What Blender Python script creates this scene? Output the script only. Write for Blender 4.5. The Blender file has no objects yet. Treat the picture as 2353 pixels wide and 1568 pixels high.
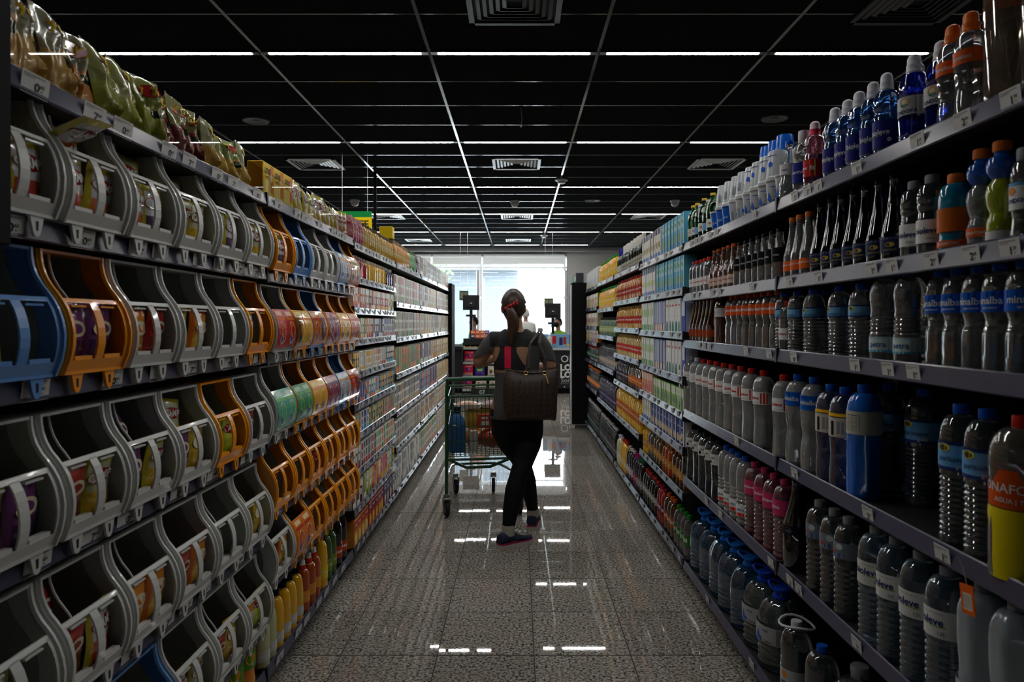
import bpy, bmesh, math, random
from mathutils import Vector, Matrix
sc = bpy.context.scene
COL = sc.collection
PI = math.pi
R = random.Random(7)

# ------------------------------------------------------------ camera, world, light, exposure
CAMZ = 1.40
F = 1573.0                      # focal length in pixels of the 2353 x 1568 frame
cam_d = bpy.data.cameras.new('camera'); cam = bpy.data.objects.new('camera', cam_d); COL.objects.link(cam)
cam.location = (0, 0, CAMZ); cam.rotation_euler = (PI/2, 0, 0)
cam_d.sensor_width = 36.0; cam_d.lens = 36.0*F/2353.0
cam_d.shift_x = (1176.5-1190)/2353.0; cam_d.shift_y = -(784-742)/2353.0
cam_d.clip_start = 0.05; cam_d.clip_end = 200
cam_d.dof.use_dof = True; cam_d.dof.focus_distance = 3.4; cam_d.dof.aperture_fstop = 5.6
sc.camera = cam
w = bpy.data.worlds.new('daylight'); sc.world = w; w.use_nodes = True
w.node_tree.nodes['Background'].inputs[0].default_value = (0.86, 0.94, 1.0, 1)
w.node_tree.nodes['Background'].inputs[1].default_value = 19.0
LED = 80.0                      # radiance of the ceiling light strips
sc.view_settings.view_transform = 'Standard'; sc.view_settings.look = 'None'
sc.view_settings.gamma = 1.0; sc.view_settings.use_curve_mapping = False
sc.view_settings.exposure = 0.25
cy = sc.cycles
cy.adaptive_threshold = .1
cy.max_bounces = 6; cy.diffuse_bounces = 2; cy.glossy_bounces = 3; cy.transmission_bounces = 5; cy.transparent_max_bounces = 6
cy.caustics_reflective = True; cy.caustics_refractive = False
cy.sample_clamp_indirect = 10.0; cy.blur_glossy = 1.0
CEIL = 3.41
WINY = 18.6                     # shop window plane
pd = bpy.data.lights.new('window_portal', 'AREA'); pd.shape = 'RECTANGLE'; pd.size = 5.4; pd.size_y = 3.0
pd.cycles.is_portal = True
po = bpy.data.objects.new('window_portal', pd); COL.objects.link(po); po.location = (-1.3, WINY+0.12, 1.5); po.rotation_euler = (-PI/2, 0, 0)

# ------------------------------------------------------------ helpers
_m = {}
def mat(name, col=(.5,.5,.5), rough=.5, metal=0., spec=.5, trans=0., ior=1.45, emit=0., ecol=None, coat=0., alpha=1., noise=None, cior=1.5, crough=.05):
    if name in _m: return _m[name]
    m = bpy.data.materials.new(name); m.use_nodes = True; _m[name] = m
    nt = m.node_tree; b = nt.nodes['Principled BSDF']
    b.inputs['Base Color'].default_value = (*col, 1); b.inputs['Roughness'].default_value = rough
    b.inputs['Metallic'].default_value = metal; b.inputs['Specular IOR Level'].default_value = spec
    b.inputs['Transmission Weight'].default_value = trans; b.inputs['IOR'].default_value = ior
    b.inputs['Coat Weight'].default_value = coat; b.inputs['Coat Roughness'].default_value = crough; b.inputs['Coat IOR'].default_value = cior
    b.inputs['Alpha'].default_value = alpha
    if emit: b.inputs['Emission Color'].default_value = (*(ecol or col), 1); b.inputs['Emission Strength'].default_value = emit
    if noise:                     # (scale, amount): gentle mottling of the colour
        n = nt.nodes.new('ShaderNodeTexNoise'); n.inputs['Scale'].default_value = noise[0]; n.inputs['Detail'].default_value = 4
        tc = nt.nodes.new('ShaderNodeTexCoord'); nt.links.new(tc.outputs['Object'], n.inputs['Vector'])
        mx = nt.nodes.new('ShaderNodeMix'); mx.data_type = 'RGBA'
        mx.inputs['A'].default_value = (*[c*(1-noise[1]) for c in col], 1); mx.inputs['B'].default_value = (*[min(1, c*(1+noise[1])) for c in col], 1)
        nt.links.new(n.outputs['Fac'], mx.inputs['Factor']); nt.links.new(mx.outputs['Result'], b.inputs['Base Color'])
    return m
def rgb(r, g, b):               # 0-255 display colour to linear
    f = lambda c: c/12.92 if c <= .04045 else ((c+.055)/1.055)**2.4
    return (f(r/255), f(g/255), f(b/255))
def C(*c, rough=.45, coat=0., spec=.12): # opaque print / plastic colour by display value
    return mat('colour_%d_%d_%d_%d' % (*c, int(rough*100)), rgb(*c), rough, coat=coat, spec=spec)

class MB:
    """collects faces; build() links them as one mesh object"""
    def __init__(s): s.v = []; s.f = []; s.mi = []; s.sm = []; s.mats = []
    def slot(s, m):
        if m not in s.mats: s.mats.append(m)
        return s.mats.index(m)
    def add(s, vs, fs, m, smooth=False):
        o = len(s.v); s.v += [tuple(v) for v in vs]; k = s.slot(m)
        for f in fs: s.f.append(tuple(i+o for i in f)); s.mi.append(k); s.sm.append(smooth)
        return s
    def box(s, x0, x1, y0, y1, z0, z1, m, bev=0.):
        if bev:
            b = bev
            vs = []
            for z, i in ((z0, 1), (z0+b, 0), (z1-b, 0), (z1, 1)):
                a = b if i else 0
                vs += [(x0+a+b*(1-i), y0+a, z), (x1-a-b*(1-i), y0+a, z), (x1-a, y0+a+b*(1-i), z), (x1-a, y1-a-b*(1-i), z), (x1-a-b*(1-i), y1-a, z), (x0+a+b*(1-i), y1-a, z), (x0+a, y1-a-b*(1-i), z), (x0+a, y0+a+b*(1-i), z)]
            fs = [tuple(range(7, -1, -1)), tuple(range(24, 32))]
            for r in range(3):
                for k in range(8): a, c = r*8+k, r*8+(k+1) % 8; fs.append((a, c, c+8, a+8))
            return s.add(vs, fs, m)
        vs = [(x, y, z) for z in (z0, z1) for (x, y) in ((x0,y0),(x1,y0),(x1,y1),(x0,y1))]
        return s.add(vs, [(3,2,1,0),(4,5,6,7),(0,1,5,4),(1,2,6,5),(2,3,7,6),(3,0,4,7)], m)
    def lathe(s, prof, m, n=20, cx=0, cy=0, a0=0., a1=None, smooth=True, mf=None, sq=0.):
        """prof: [(r,z)]; mf(k)->material of ring k; sq squares the section"""
        full = a1 is None; a1 = a0+2*PI if full else a1; cols = n if full else n+1
        vs = []
        for r, z in prof:
            for k in range(cols):
                a = a0+(a1-a0)*k/n; c, t = math.cos(a), math.sin(a)
                q = 1.0
                if sq: q = (1-sq)+sq/((abs(c)**6+abs(t)**6)**(1/6))
                vs.append((cx+r*q*c, cy+r*q*t, z))
        for i in range(len(prof)-1):
            fs = [(i*cols+k, i*cols+(k+1) % cols, (i+1)*cols+(k+1) % cols, (i+1)*cols+k) for k in range(n)]
            mm = mf(i) if mf else m
            if i == 0: o = len(s.v); s.v += vs
            kk = s.slot(mm)
            for f in fs: s.f.append(tuple(j+o for j in f)); s.mi.append(kk); s.sm.append(smooth)
        return s
    def tube(s, pts, r, m, n=8, closed=False, caps=True, smooth=True):
        pts = [Vector(p) for p in pts]; L = len(pts); rr = r if isinstance(r, (list, tuple)) else [r]*L
        rings = []; up = None
        for i, p in enumerate(pts):
            a = pts[i-1] if (i > 0 or closed) else p; b = pts[(i+1) % L] if (i < L-1 or closed) else p
            d = (b-a).normalized()
            if up is None: up = Vector((0,0,1)) if abs(d.z) < .9 else Vector((1,0,0))
            x = d.cross(up).normalized(); y = x.cross(d).normalized(); up = y
            rings += [p+x*rr[i]*math.cos(2*PI*k/n)+y*rr[i]*math.sin(2*PI*k/n) for k in range(n)]
        fs = []
        for i in range(L if closed else L-1):
            j = (i+1) % L
            fs += [(i*n+k, i*n+(k+1) % n, j*n+(k+1) % n, j*n+k) for k in range(n)]
        if caps and not closed: fs += [tuple(range(n-1, -1, -1)), tuple((L-1)*n+k for k in range(n))]
        return s.add(rings, fs, m, smooth)
    def loft(s, rings, m, caps=True, smooth=True):
        n = len(rings[0]); vs = [v for r in rings for v in r]; fs = []
        for i in range(len(rings)-1): fs += [(i*n+k, i*n+(k+1) % n, (i+1)*n+(k+1) % n, (i+1)*n+k) for k in range(n)]
        if caps: fs += [tuple(range(n-1, -1, -1)), tuple((len(rings)-1)*n+k for k in range(n))]
        return s.add(vs, fs, m, smooth)
    def prism(s, poly, axis, a, b, m, smooth=False):
        """poly: 2-D outline; axis 'x','y','z' extruded from a to b"""
        def P(p, t): return {'x': (t, p[0], p[1]), 'y': (p[0], t, p[1]), 'z': (p[0], p[1], t)}[axis]
        n = len(poly); vs = [P(p, a) for p in poly]+[P(p, b) for p in poly]
        fs = [tuple(range(n-1, -1, -1)), tuple(range(n, 2*n))]+[(k, (k+1) % n, n+(k+1) % n, n+k) for k in range(n)]
        return s.add(vs, fs, m, smooth)
    def ball(s, c, r, m, n=12, k=8):
        r = r if isinstance(r, (list, tuple)) else (r, r, r); vs = []; fs = []
        for i in range(k+1):
            t = PI*i/k
            for j in range(n):
                a = 2*PI*j/n; vs.append((c[0]+r[0]*math.sin(t)*math.cos(a), c[1]+r[1]*math.sin(t)*math.sin(a), c[2]-r[2]*math.cos(t)))
        for i in range(k): fs += [(i*n+j, i*n+(j+1) % n, (i+1)*n+(j+1) % n, (i+1)*n+j) for j in range(n)]
        return s.add(vs, fs, m, True)
    def mesh(s, name, sharp=35):
        me = bpy.data.meshes.new(name); me.from_pydata(s.v, [], s.f)
        for m in s.mats: me.materials.append(m)
        me.polygons.foreach_set('material_index', s.mi); me.polygons.foreach_set('use_smooth', s.sm)
        if any(s.sm): me.set_sharp_from_angle(angle=math.radians(sharp))
        me.update(); return me
    def build(s, name, parent=None, loc=None, rz=0., **tags):
        return obj(name, s.mesh(name), parent, loc, rz, **tags)
def obj(name, me, parent=None, loc=None, rz=0., label=None, cat=None, group=None, kind=None):
    o = bpy.data.objects.new(name, me); COL.objects.link(o)
    if parent is not None: o.parent = parent
    if loc is not None: o.location = loc
    if rz: o.rotation_euler.z = rz
    if label: o['label'] = label
    if cat: o['category'] = cat
    if group: o['group'] = group
    if kind: o['kind'] = kind
    return o
def empty(name, loc=(0,0,0), rz=0., **t):
    return obj(name, None, None, loc, rz, **t)
ORD = 'zeroth first second third fourth fifth sixth seventh eighth ninth tenth eleventh twelfth'.split()
def nth(i):
    if i < len(ORD): return ORD[i]
    return '%d%s' % (i, {1: 'st', 2: 'nd', 3: 'rd'}.get(i % 10 if not 10 < i % 100 < 20 else 0, 'th'))
_tx = {}
def text2d(s, bold=0.):
    """outline of a word as flat 2-D geometry: (verts, faces, width, height), one unit high capital"""
    if (s, bold) in _tx: return _tx[(s, bold)]
    cu = bpy.data.curves.new('word', 'FONT'); cu.body = s; cu.size = 1.0; cu.resolution_u = 2; cu.offset = bold; cu.fill_mode = 'FRONT'
    o = bpy.data.objects.new('word', cu); COL.objects.link(o)
    dg = bpy.context.evaluated_depsgraph_get(); me = o.evaluated_get(dg).to_mesh()
    vs = [(v.co.x, v.co.y) for v in me.vertices]; fs = [tuple(p.vertices) for p in me.polygons]
    o.evaluated_get(dg).to_mesh_clear(); bpy.data.objects.remove(o); bpy.data.curves.remove(cu)
    xs = [v[0] for v in vs] or [0, 1]; x0, x1 = min(xs), max(xs)
    vs = [(x-(x0+x1)/2, y-.35) for x, y in vs]
    _tx[(s, bold)] = (vs, fs, x1-x0, 1.0); return _tx[(s, bold)]
# a 2-D mark is (x across, z up); put() maps it onto a flat or round front facing local +X
def marks(mb, items, fn):
    for it in items:
        k, m = it[0], it[-1]
        if k == 't':               # ('t', word, size, y, z, [bold], m)
            vs, fs, _w, _h = text2d(it[1], it[5] if len(it) > 6 else .012); sz = it[2]
            mb.add([fn(it[3]+x*sz, it[4]+y*sz, .0006) for x, y in vs], fs, m)
        elif k == 'r':             # ('r', y0, y1, z0, z1, m)
            n = max(1, int(abs(it[2]-it[1])/.012)); vs = []
            for i in range(n+1):
                y = it[1]+(it[2]-it[1])*i/n; vs += [fn(y, it[3], .0003), fn(y, it[4], .0003)]
            mb.add(vs, [(2*i, 2*i+2, 2*i+3, 2*i+1) for i in range(n)], m)
        elif k == 'o':             # ('o', y, z, ry, rz, m)
            N = 14; vs = [fn(it[1]+it[3]*math.cos(2*PI*j/N), it[2]+it[4]*math.sin(2*PI*j/N), .00045) for j in range(N)]
            mb.add(vs, [tuple(range(N))], m)
        elif k == 'd':             # drop: ('d', y, z, r, m)
            N = 12; r = it[3]; vs = [fn(it[1]+r*math.cos(PI+PI*j/N), it[2]+r*math.sin(PI+PI*j/N), .00045) for j in range(N+1)]+[fn(it[1], it[2]+2.6*r, .00045)]
            mb.add(vs, [tuple(range(N+2))], m)
def flat(x):  return lambda y, z, e: (x+e, y, z)
def round_(r):                      # wrap on a cylinder of radius r, front at +X; y runs to the viewer's right
    return lambda y, z, e: ((r+e)*math.cos(y/r), (r+e)*math.sin(y/r), z)

# ------------------------------------------------------------ setting
black = mat('black_panel', (.006,.006,.007), .75, spec=.15)
blackmetal = mat('black_metal', (.012,.012,.014), .45)
# floor: polished grey granite tiles
def granite():
    m = bpy.data.materials.new('polished_granite'); m.use_nodes = True; nt = m.node_tree; b = nt.nodes['Principled BSDF']
    tc = nt.nodes.new('ShaderNodeTexCoord'); oi = nt.nodes.new('ShaderNodeObjectInfo')
    n1 = nt.nodes.new('ShaderNodeTexNoise'); n1.inputs['Scale'].default_value = 80; n1.inputs['Detail'].default_value = 5; n1.inputs['Roughness'].default_value = .75
    n2 = nt.nodes.new('ShaderNodeTexVoronoi'); n2.inputs['Scale'].default_value = 70
    n3 = nt.nodes.new('ShaderNodeTexNoise'); n3.inputs['Scale'].default_value = 9
    for n in (n1, n2, n3): nt.links.new(tc.outputs['Object'], n.inputs['Vector'])
    r = nt.nodes.new('ShaderNodeValToRGB'); e = r.color_ramp.elements
    e[0].position = .41; e[0].color = (.025,.024,.023,1); e[1].position = .60; e[1].color = (.52,.49,.43,1)
    q = e.new(.455); q.color = (.15,.137,.123,1); q = e.new(.50); q.color = (.33,.305,.268,1)
    nt.links.new(n1.outputs['Fac'], r.inputs['Fac'])
    hs = nt.nodes.new('ShaderNodeHueSaturation')
    mr = nt.nodes.new('ShaderNodeMapRange'); mr.inputs['To Min'].default_value = .85; mr.inputs['To Max'].default_value = 1.12
    nt.links.new(oi.outputs['Random'], mr.inputs['Value']); nt.links.new(mr.outputs['Result'], hs.inputs['Value'])
    mx = nt.nodes.new('ShaderNodeMix'); mx.data_type = 'RGBA'; mx.inputs['B'].default_value = (.34,.27,.22,1)
    mp = nt.nodes.new('ShaderNodeMapRange'); mp.inputs['From Min'].default_value = .45; mp.inputs['From Max'].default_value = .75; mp.inputs['To Max'].default_value = .35
    nt.links.new(n3.outputs['Fac'], mp.inputs['Value']); nt.links.new(mp.outputs['Result'], mx.inputs['Factor'])
    nt.links.new(r.outputs['Color'], mx.inputs['A']); nt.links.new(mx.outputs['Result'], hs.inputs['Color'])
    nt.links.new(hs.outputs['Color'], b.inputs['Base Color']); b.inputs['Roughness'].default_value = .022; b.inputs['Specular IOR Level'].default_value = .55
    return m
gran = granite()
grout = mat('grout', (.03,.027,.025), .8)
fl = MB().box(-8, 8, -2.5, WINY+.3, -.1, -.004, gran).build('floor', kind='structure')
MB().box(-1.42, 1.42, .6, 10.25, -.0045, -.0008, grout).build('grout_bed', fl)
TP, TQ = .407, .4325
tile = MB().box(-TP/2+.0024, TP/2-.0024, -TQ/2+.003, TQ/2-.003, -.004, 0, gran).mesh('floor_tile')
for i in range(-4, 3):
    for j in range(22):
        o = obj('floor_tile', tile, fl, (.2715+i*TP, .7175+(j+.5)*TQ, 0)); o.rotation_euler = (R.uniform(-.0022,.0022), R.uniform(-.0022,.0022), R.choice((0, PI)))
# walls of the hall
wallm = mat('grey_plaster', (.34,.335,.32), .7, noise=(3, .06))
darkw = mat('dark_wall', (.05,.05,.05), .8)
MB().box(-8.1, -8, -2.5, WINY+.3, 0, CEIL, darkw).build('wall_left', kind='structure')
MB().box(8, 8.1, -2.5, WINY+.3, 0, CEIL, darkw).build('wall_right', kind='structure')
MB().box(-8.1, 8.1, -2.6, -2.5, 0, CEIL, darkw).build('wall_back', kind='structure')
WX0, WX1, WZ = -4.2, 1.33, 3.2      # glazed opening
wf = MB().box(WX1, 8, WINY, WINY+.2, 0, CEIL, wallm)
wf.box(-8, WX0, WINY, WINY+.2, 0, CEIL, wallm).box(WX0, WX1, WINY, WINY+.2, WZ, CEIL, mat('grey_header', (.2,.2,.2), .7)).build('wall_front', kind='structure')
MB().box(-8, 8, WINY-.35, WINY-.002, CEIL-.1, CEIL, mat('grey_header', (.2,.2,.2), .7)).build('trim_1', kind='structure')
# shop window: aluminium frame, panes, rolled blinds
alu = mat('aluminium', (.75,.77,.78), .35, .6)
def thin_glass(name, tint=(1,1,1), gloss=.08, rough=0.):
    m = bpy.data.materials.new(name); m.use_nodes = True; nt = m.node_tree; nt.nodes.clear()
    o = nt.nodes.new('ShaderNodeOutputMaterial'); t = nt.nodes.new('ShaderNodeBsdfTransparent'); t.inputs[0].default_value = (*tint, 1)
    g = nt.nodes.new('ShaderNodeBsdfGlossy'); g.inputs['Roughness'].default_value = rough; x = nt.nodes.new('ShaderNodeMixShader'); x.inputs[0].default_value = gloss
    nt.links.new(t.outputs[0], x.inputs[1]); nt.links.new(g.outputs[0], x.inputs[2]); nt.links.new(x.outputs[0], o.inputs[0]); return m
glass = thin_glass('window_glass', (.97,.99,1.), .06)
win = empty('window_1', (0, 0, 0), kind='structure')
posts = [WX0+.03, -2.55, -1.0, 1.27]
for k, x in enumerate(posts):
    MB().box(x-.035, x+.035, WINY-.02, WINY+.08, 0, WZ, alu).build('window_post', win)
for z in (.03, WZ-.03, 2.9): MB().box(WX0, WX1, WINY-.015, WINY+.07, z-.03, z+.03, alu).build('window_rail', win)
for a, b in zip(posts[:-1], posts[1:]): MB().box(a+.035, b-.035, WINY+.02, WINY+.026, .06, WZ-.06, glass).build('pane', win)
blind = mat('white_blind', (.8,.82,.82), .6)
for k, (a, b) in enumerate(((-4.1, -2.35), (-2.3, -.98), (-.94, 1.26))):
    t = MB().box(a, b, WINY-.12, WINY-.105, 2.98, 3.16, blind).box(a, b, WINY-.12, WINY-.02, 3.235, 3.245, blind)
    t.build('roller_blind', label='white rolled-up window blind, %s from the gondola side' % nth(k+1), cat='blind', group='roller blinds over the shop window')
    r = MB().tube([(a, WINY-.11, 3.2), (b, WINY-.11, 3.2)], .035, blind); r.build('blind_roll', bpy.data.objects[[o.name for o in bpy.data.objects if o.name.startswith('roller_blind')][-1]])
# leaning white posts inside the window
for x, lab in ((-1.0, 'beside the monitor stand'), (1.2, 'by the grey wall')):
    p = empty('queue_post', (x, 17.2, 0), label='slim grey metal door post standing %s' % lab, cat='post', group='door posts at the shop front')
    MB().tube([(0,0,.0),(0,0,2.0),(0,0,2.72)], [.05,.05,.042], alu, 10).build('shaft', p)
    MB().lathe([(.05,2.0),(.075,2.01),(.075,2.05),(.05,2.06)], alu, 12).build('collar', p)
    MB().lathe([(.0,0),(.13,0),(.13,.015),(.05,.02)], alu, 14).build('foot', p)
# ------------------------------------------------------------ ceiling: black panels in a grid with light strips
ce = MB().box(-8.1, 8.1, -2.6, WINY+.2, CEIL+.03, CEIL+.1, black).build('ceiling', kind='structure')
cpm = mat('ceiling_panel_black', (.014,.015,.016), .9, spec=0., noise=(40, .2))
barm = mat('grid_bar', (.07,.074,.08), .10, spec=1.0)
TX, TY, X0, Y0 = 1.253, .625, -.656, 5.08
pan = MB().box(.012, TX-.012, .010, TY-.010, CEIL+.004, CEIL+.022, cpm).mesh('ceiling_panel')
cols = [-3,-2,-1,0,1,2]
rows = list(range(-5, 22))
for i in cols:
    for j in rows: obj('ceiling_panel', pan, ce, (X0+i*TX, Y0+j*TY, 0))
rest = MB()
for i in (-6,-5,-4,3,4,5):
    for j in rows: rest.box(X0+i*TX+.012, X0+(i+1)*TX-.012, Y0+j*TY+.01, Y0+(j+1)*TY-.01, CEIL+.004, CEIL+.022, cpm)
rest.build('ceiling_panels_beyond', ce, kind='stuff')
for i in range(-5, 6): MB().box(X0+i*TX-.012, X0+i*TX+.012, -2.4, WINY, CEIL-.004, CEIL+.02, barm).build('main_runner', ce)
for j in range(-5, 22): MB().box(-7, 7, Y0+j*TY-.008, Y0+j*TY+.008, CEIL-.001, CEIL+.02, barm).build('cross_runner', ce)
ledm = mat('led_light', (1,1,1), .5, emit=LED, ecol=(1., .985, .945))
hous = mat('led_housing', (.03,.03,.032), .4)
ROWN = ['first','second','third','fourth','fifth','sixth']
strip_h = MB().box(-TX/2+.01, TX/2-.01, -.028, .028, CEIL-.012, CEIL-.0045, hous).mesh('housing')
strip_l = MB().add([(-.565,-.0135,CEIL-.0135),(.565,-.0135,CEIL-.0135),(.565,.0135,CEIL-.0135),(-.565,.0135,CEIL-.0135)], [(3,2,1,0)], ledm).mesh('diffuser')
for r in range(-1, 6):
    for i in range(-5, 5):
        if r == 5 and i not in (-2,-1,0,1): continue
        xc = X0+(i+.5)*TX
        if abs(xc) > (3.2 if r <= 0 else 3+1.35*r): continue
        o = obj('ceiling_light_strip', strip_h, None, (xc, Y0+r*2.5, 0), label=('narrow bright ceiling light strip, %s row, %s across' % (ROWN[r], nth(i+6))) if r >= 0 else 'ceiling light strip %s, %s across' % (('above the camera', 'behind the camera')[-1-r], nth(i+6)), cat='light strip', group='light strips in the ceiling grid')
        obj('diffuser', strip_l, o)
# vents, domes, sprinklers
ventm = mat('vent_white', (.55,.57,.58), .4)
def vent(x, y, lab, rz=0, ventm=ventm):
    v = empty('ceiling_vent', (x, y, CEIL), rz, label=lab, cat='vent', group='air vents in the ceiling')
    f = MB(); a = .30
    for (p, q, r_, s_) in ((-a,a,-a,-a+.035),(-a,a,a-.035,a),(-a,-a+.035,-a,a),(a-.035,a,-a,a)): f.box(p,q,r_,s_,-.02,-.006,ventm)
    f.build('frame', v)
    MB().box(-a+.03,a-.03,-a+.03,a-.03,-.008,-.006,black).build('backing', v)
    for k in range(5):
        for sx in (-1, 1):
            d = .05+.042*k
            MB().add([(sx*d,-d,-.018),(sx*d,d,-.018),(sx*(d+.025),d+.01,-.009),(sx*(d+.025),-d-.01,-.009)], [(0,1,2,3)], ventm).build('louvre', v)
            MB().add([(-d,sx*d,-.018),(d,sx*d,-.018),(d+.01,sx*(d+.025),-.009),(-d-.01,sx*(d+.025),-.009)], [(0,1,2,3)], ventm).build('louvre', v)
def ceil_at(u, v): Yd = F*(CEIL-CAMZ)/(742-v); return (u-1190)*Yd/F, Yd
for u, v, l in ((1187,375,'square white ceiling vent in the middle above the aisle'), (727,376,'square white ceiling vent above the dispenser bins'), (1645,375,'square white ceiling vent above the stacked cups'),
                (1188,497,'small distant ceiling vent over the woman'), (890,497,'small distant ceiling vent beside the hanging sign'), (1490,497,'small distant ceiling vent above the cartons'), (1182,4,'large dim ceiling vent at the top edge over the aisle'),
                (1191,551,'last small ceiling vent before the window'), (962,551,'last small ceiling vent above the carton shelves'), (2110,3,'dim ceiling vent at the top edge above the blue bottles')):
    x, y = ceil_at(u, v); vent(x, y, l, 0, ventm if v > 100 else mat('vent_white_dim', (.035,.036,.038), .5))  # top-edge vents: dim light put into a darker copy of the vent white
domem = mat('camera_dome', (.3,.3,.31), .2)
for u, v, l in ((815,464,'round security camera dome over the bin shelves'), (1183,466,'round security camera dome over the middle of the aisle'), (1551,465,'round security camera dome over the water shelves')):
    x, y = ceil_at(u, v-4)
    d = empty('camera_dome', (x, y, CEIL), label=l, cat='camera', group='ceiling camera domes')
    MB().lathe([(0,-.03),(.075,-.03),(.08,-.005),(.08,0)], ventm, 16).build('mount', d)
    MB().lathe([(0,-.105),(.03,-.1),(.055,-.08),(.065,-.05),(.066,-.03)], domem, 16).build('dome', d)
for u, v, l in ((1290,412,'small ceiling sensor on the grid line above the aisle'), (1250,540,'small far ceiling sensor on the grid line')):
    x, y = ceil_at(u, v)
    d = empty('ceiling_sensor', (x, y, CEIL), label=l, cat='sensor', group='ceiling sensors')
    MB().lathe([(.09,-.006),(.09,-.02),(.06,-.03)], ventm, 16).build('plate', d); MB().lathe([(.06,-.028),(.05,-.06),(0,-.065)], ventm, 16).build('head', d)
for u, v, l in ((588,275,'round dark ceiling speaker above the bins'), (1780,270,'round dark ceiling speaker above the water bottles'), (1362,460,'round ceiling speaker beside the runner')):
    x, y = ceil_at(u, v)
    d = MB().lathe([(0,-.012),(.08,-.012),(.10,-.02),(.125,-.018),(.13,0)], mat('speaker_grey', (.03,.03,.032), .4), 20).build('ceiling_speaker', loc=(x, y, CEIL), label=l, cat='speaker', group='ceiling speakers')
    MB().lathe([(.0,-.014),(.03,-.018),(.035,-.012)], hous, 12).build('cone', d)
x, y = ceil_at(1197, 245)
s = MB().tube([(0,0,0),(.004,0,-.05),(.01,0,-.12),(.002,0,-.17)], .004, mat('wire_grey', (.2,.2,.2), .5), 6).build('hanging_wire', loc=(x, y, CEIL+.004), label='thin loose wire dangling from the dark ceiling', cat='wire')
MB().ball((.002,0,-.185), .012, ventm, 8, 6).build('plug', s)
# ------------------------------------------------------------ shelving
XR, XL = .887, .921
LIPH = .044
railm = mat('price_rail', rgb(76,76,97), .22, spec=.4, noise=(18, .12))
boardm = mat('shelf_black', (.010,.010,.011), .5)
tagw = C(205,204,200, rough=.5); ink = C(25,25,28); inkg = C(140,140,140)
def tag_mesh(big, small):
    b = MB().box(0, .0012, -.026, .026, -.019, .019, tagw); fn = flat(.0013)
    marks(b, [('t', big, .021, .003, -.003, .02, ink), ('t', small, .009, .0125, .001, .01, ink), ('r', -.023, .018, .0135, .0155, inkg), ('r', -.023, -.002, .010, .0115, inkg),
              ('r', .010, .014, -.008, -.0065, ink), ('r', -.023, .022, -.0165, -.0155, inkg)], fn)
    return b.mesh('price_tag')
TAGS = {k: tag_mesh(*k) for k in (('1','69'),('2','49'),('1','29'),('2','99'),('0','89'),('3','59'),('1','99'),('7','89'),('0','65'),('4','35'))}
TK = list(TAGS)
BAYS = {}
def bay(side, key, y0, y1, lips, label, tags=None, dens=0.0, tagset=None):
    s = 1 if side == 'R' else -1; xf = XR if s > 0 else XL
    root = empty('shelving_unit', (s*xf, y0, 0), label=label, cat='shelf', group='black shelving bays along the aisle')
    W = y1-y0; g = .003
    def X(a, b): a, b = s*a, s*b; return (min(a, b), max(a, b))
    MB().box(*X(.42, .44), g, W-g, .08, 2.0, black).build('back_panel', root)
    for yy in (g, W-g-.03): MB().box(*X(.39, .42), yy, yy+.03, .0, 2.04, blackmetal).build('upright', root)
    MB().box(*X(.05, .42), g, W-g, .03, .075, boardm).build('base_plinth', root)
    for yy in (.1, W-.1): MB().lathe([(0,0),(.025,0),(.025,.008),(.012,.012),(.012,.03)], blackmetal, 10, cx=s*.07, cy=yy).build('foot', root)
    for k, z in enumerate(lips+[.13]):
        last = k == len(lips)
        sh = MB().box(*X(.004, .415), g, W-g, z-LIPH+.002, z-.014, boardm).build('shelf', root)
        # price rail: a slim slanted strip with a rolled top and foot
        t = .006
        pr = [(-.001, z-LIPH), (-.004, z-LIPH+.003), (.0025, z-.003), (.005, z), (.008, z-.001), (.004, z-LIPH)]
        MB().prism([(s*a, b) for a, b in (pr if s > 0 else pr[::-1])], 'y', g+.012, W-g, railm).build('price_rail', sh)
        e = MB().prism([(s*a, b) for a, b in ([(-.006, z-LIPH-.003), (-.004, z+.004), (.10, z-.014), (.10, z-.05)] if s > 0 else [(.10, z-.05), (.10, z-.014), (-.004, z+.004), (-.006, z-LIPH-.003)])], 'y', g-.002, g+.012, blackmetal); e.build('end_bracket', sh)
        ys = []
        if tags and k in tags: ys = [(yy-y0, kk) for yy, kk in tags[k]]
        elif dens:
            yy = .06+R.random()*.08
            while yy < W-.08: ys.append((yy, R.choice(tagset or TK))); yy += dens*(.6+.9*R.random())
        for yy, kk in ys:
            if not .03 < yy < W-.03: continue
            o = obj('price_tag', TAGS[kk], sh, (s*-.0035, yy, z-.0235), PI if s > 0 else 0); o.rotation_euler.y = .13 if s < 0 else -.13
            if s > 0: o.rotation_euler.y = .13
            if key in ('L1', 'L2'): o.scale = (1, 1.45, 1.08)
    BAYS[key] = (side, s, xf, y0, y1, lips+[.13])
def ty(u, x=XR): return F*x/abs(u-1190)
A, B_ = ('1','69'), ('2','49')
t1 = {0: [(ty(u), k) for u, k in ((2328,('1','99')), (2217,('2','99')), (2112,('1','69')), (1972,('1','69')), (1883,('1','29')), (1858,('1','69')), (1829,('3','59')))],
      1: [(ty(u), k) for u, k in ((2326,('1','29')), (2236,('2','49')), (2144,('2','99')), (2053,('1','29')), (2007,('1','69')), (1884,('1','69')), (1817,('1','99')))],
      2: [(ty(u), k) for u, k in ((2103,('1','69')), (2044,('1','69')), (1968,('1','29')), (1827,('0','89')))],
      3: [(ty(u), k) for u, k in ((2170,('1','99')), (1998,('2','99')), (1829,('2','49')))],
      4: [(ty(u), k) for u, k in ((2168,('1','99')), (1972,('1','99')), (1838,('2','99')), (1818,('3','59')))], 5: [(ty(1960), A)]}
bay('R', 'R1', 1.0, 2.335, [1.825,1.556,1.31,.94,.583], 'black shelving bay of water bottles beside the camera', t1)
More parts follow.
